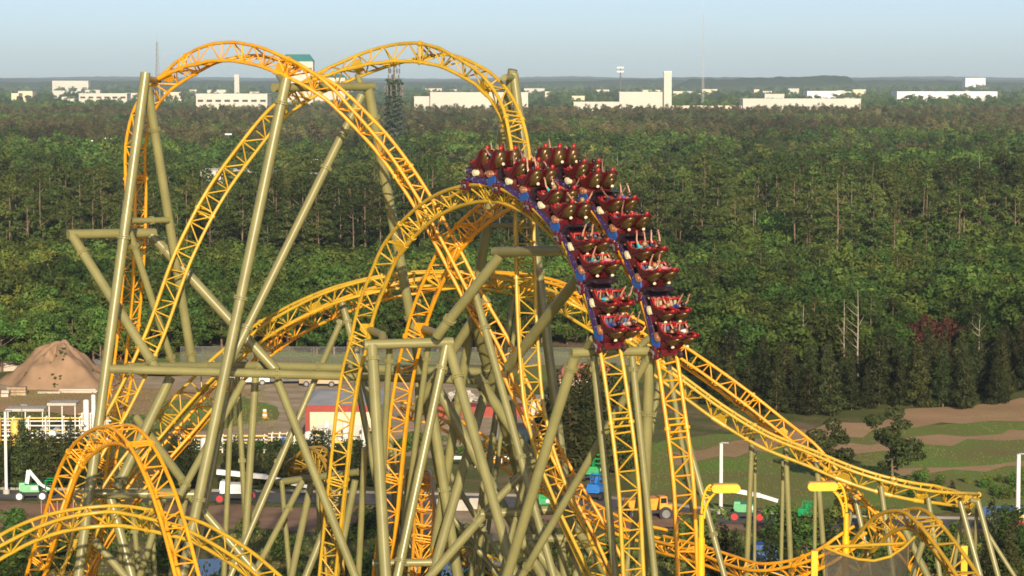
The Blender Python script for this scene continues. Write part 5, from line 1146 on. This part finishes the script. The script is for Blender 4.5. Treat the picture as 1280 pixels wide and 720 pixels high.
def ridge(label, D, x0, x1, ztop, seed, depth=700):
    v = []; f = []; nx, ny = 420, 14
    for j in range(ny+1):
        for i in range(nx+1):
            t = i/nx; x = x0+(x1-x0)*t; u = j/ny; y = D+depth*u
            h = ztop*(.72+.28*mnoise.noise(V((x*.0006, seed, 0)))+.18*mnoise.noise(V((x*.0017, seed+4, 0))))*math.sin(math.pi*(.12+.76*u))*min(1, 8*t, 8*(1-t))
            v.append((x, y, max(-1, h+(3.2*mnoise.noise(V((x*.035, y*.02, seed)))+4*mnoise.noise(V((x*.012, y*.01, seed)))) if 0 < j < ny else -2)))
    for j in range(ny):
        for i in range(nx): a = j*(nx+1)+i; f.append((a, a+1, a+nx+2, a+nx+1))
    o = mesh_obj('hills', v, f, M['ridge'], None, False); o['kind'] = 'structure'
ridge('a', 7200, -2600, 2700, 37, 1.0); ridge('b', 9600, -4000, 4200, 46, 5.0, 1200); ridge('c', 12500, -5200, 5400, 56, 9.0, 1500); ridge('d', 6300, 380, 900, 44, 13.0, 500)

# ------------------------------------------------------------------ air
hz = MB(); hz.box((0, 7600, 66), (30600, 16000, 134)); ho = hz.build('haze', [], None); ho['kind'] = 'stuff'; tag(ho, 'pale thin haze filling the air over the plain', 'haze')
hm = bpy.data.materials.new('haze'); hm.use_nodes = True; hn = hm.node_tree.nodes; hn.remove(hn['Principled BSDF']); pv = hn.new('ShaderNodeVolumePrincipled')
pv.inputs['Color'].default_value = (.62, .82, 1.0, 1); pv.inputs['Density'].default_value = .000058; pv.inputs['Anisotropy'].default_value = -0.1
hm.node_tree.links.new(pv.outputs[0], hn['Material Output'].inputs['Volume']); ho.data.materials.append(hm)

# ------------------------------------------------------------------ long grass over the open ground
M['tuft'] = mat('long_grass', (.085, .15, .026), .9, scale=.12, col2=(.20, .155, .065), spec=.1, trans=.2)
def grass(pix, n, h, label):
    pts = [G(x, y) for x, y in pix]; xs = [p.x for p in pts]; ys = [p.y for p in pts]
    def inside(x, y):
        c = False
        for i in range(len(pts)):
            a, b = pts[i], pts[i-1]
            if (a.y > y) != (b.y > y) and x < (b.x-a.x)*(y-a.y)/(b.y-a.y)+a.x: c = not c
        return c
    P_ = []
    while len(P_) < n:
        x, y = rng.uniform(min(xs), max(xs)), rng.uniform(min(ys), max(ys))
        if inside(x, y) and mnoise.noise(V((x*.11, y*.05, 3)))+rng.uniform(-.5, .5) > -.1: P_.append((x, y))
    c = np.array(P_); k = len(c); a = rng.uniform(0, np.pi, k); w0 = h*rng.uniform(.5, 1.3, k); hh = h*rng.uniform(.4, 1.2, k)
    dx, dy = np.cos(a)*w0/2, np.sin(a)*w0/2*.6; lx, ly = rng.normal(0, .15, k)*h, rng.normal(0, .15, k)*h; z = np.zeros(k)
    v = np.stack([np.stack([c[:, 0]-dx, c[:, 1]-dy, z], 1), np.stack([c[:, 0]+dx, c[:, 1]+dy, z], 1), np.stack([c[:, 0]+dx*.5+lx, c[:, 1]+dy*.5+ly, hh], 1), np.stack([c[:, 0]-dx*.7+lx, c[:, 1]-dy*.7+ly, hh*.8], 1)], 1).reshape(-1, 3)
    mesh_obj('long_grass', v.tolist(), [(4*i, 4*i+1, 4*i+2, 4*i+3) for i in range(k)], M['tuft'])
    o = bpy.data.objects[[q.name for q in bpy.data.objects if q.name.startswith('long_grass')][-1]]; tag(o, label, 'grass', None, 'stuff')
grass([(790, 556), (900, 545), (1020, 545), (1330, 500), (1330, 634), (1000, 638), (800, 626)], 9000, .13, 'rough grass growing over the open field')
grass([(-40, 668), (1310, 668), (1310, 800), (-40, 800)], 9000, .26, 'weedy grass on the rough ground below the road')
grass([(-40, 488), (330, 488), (350, 540), (-40, 520)], 5000, .2, 'dry grass between the sand heap and the pipe yard')
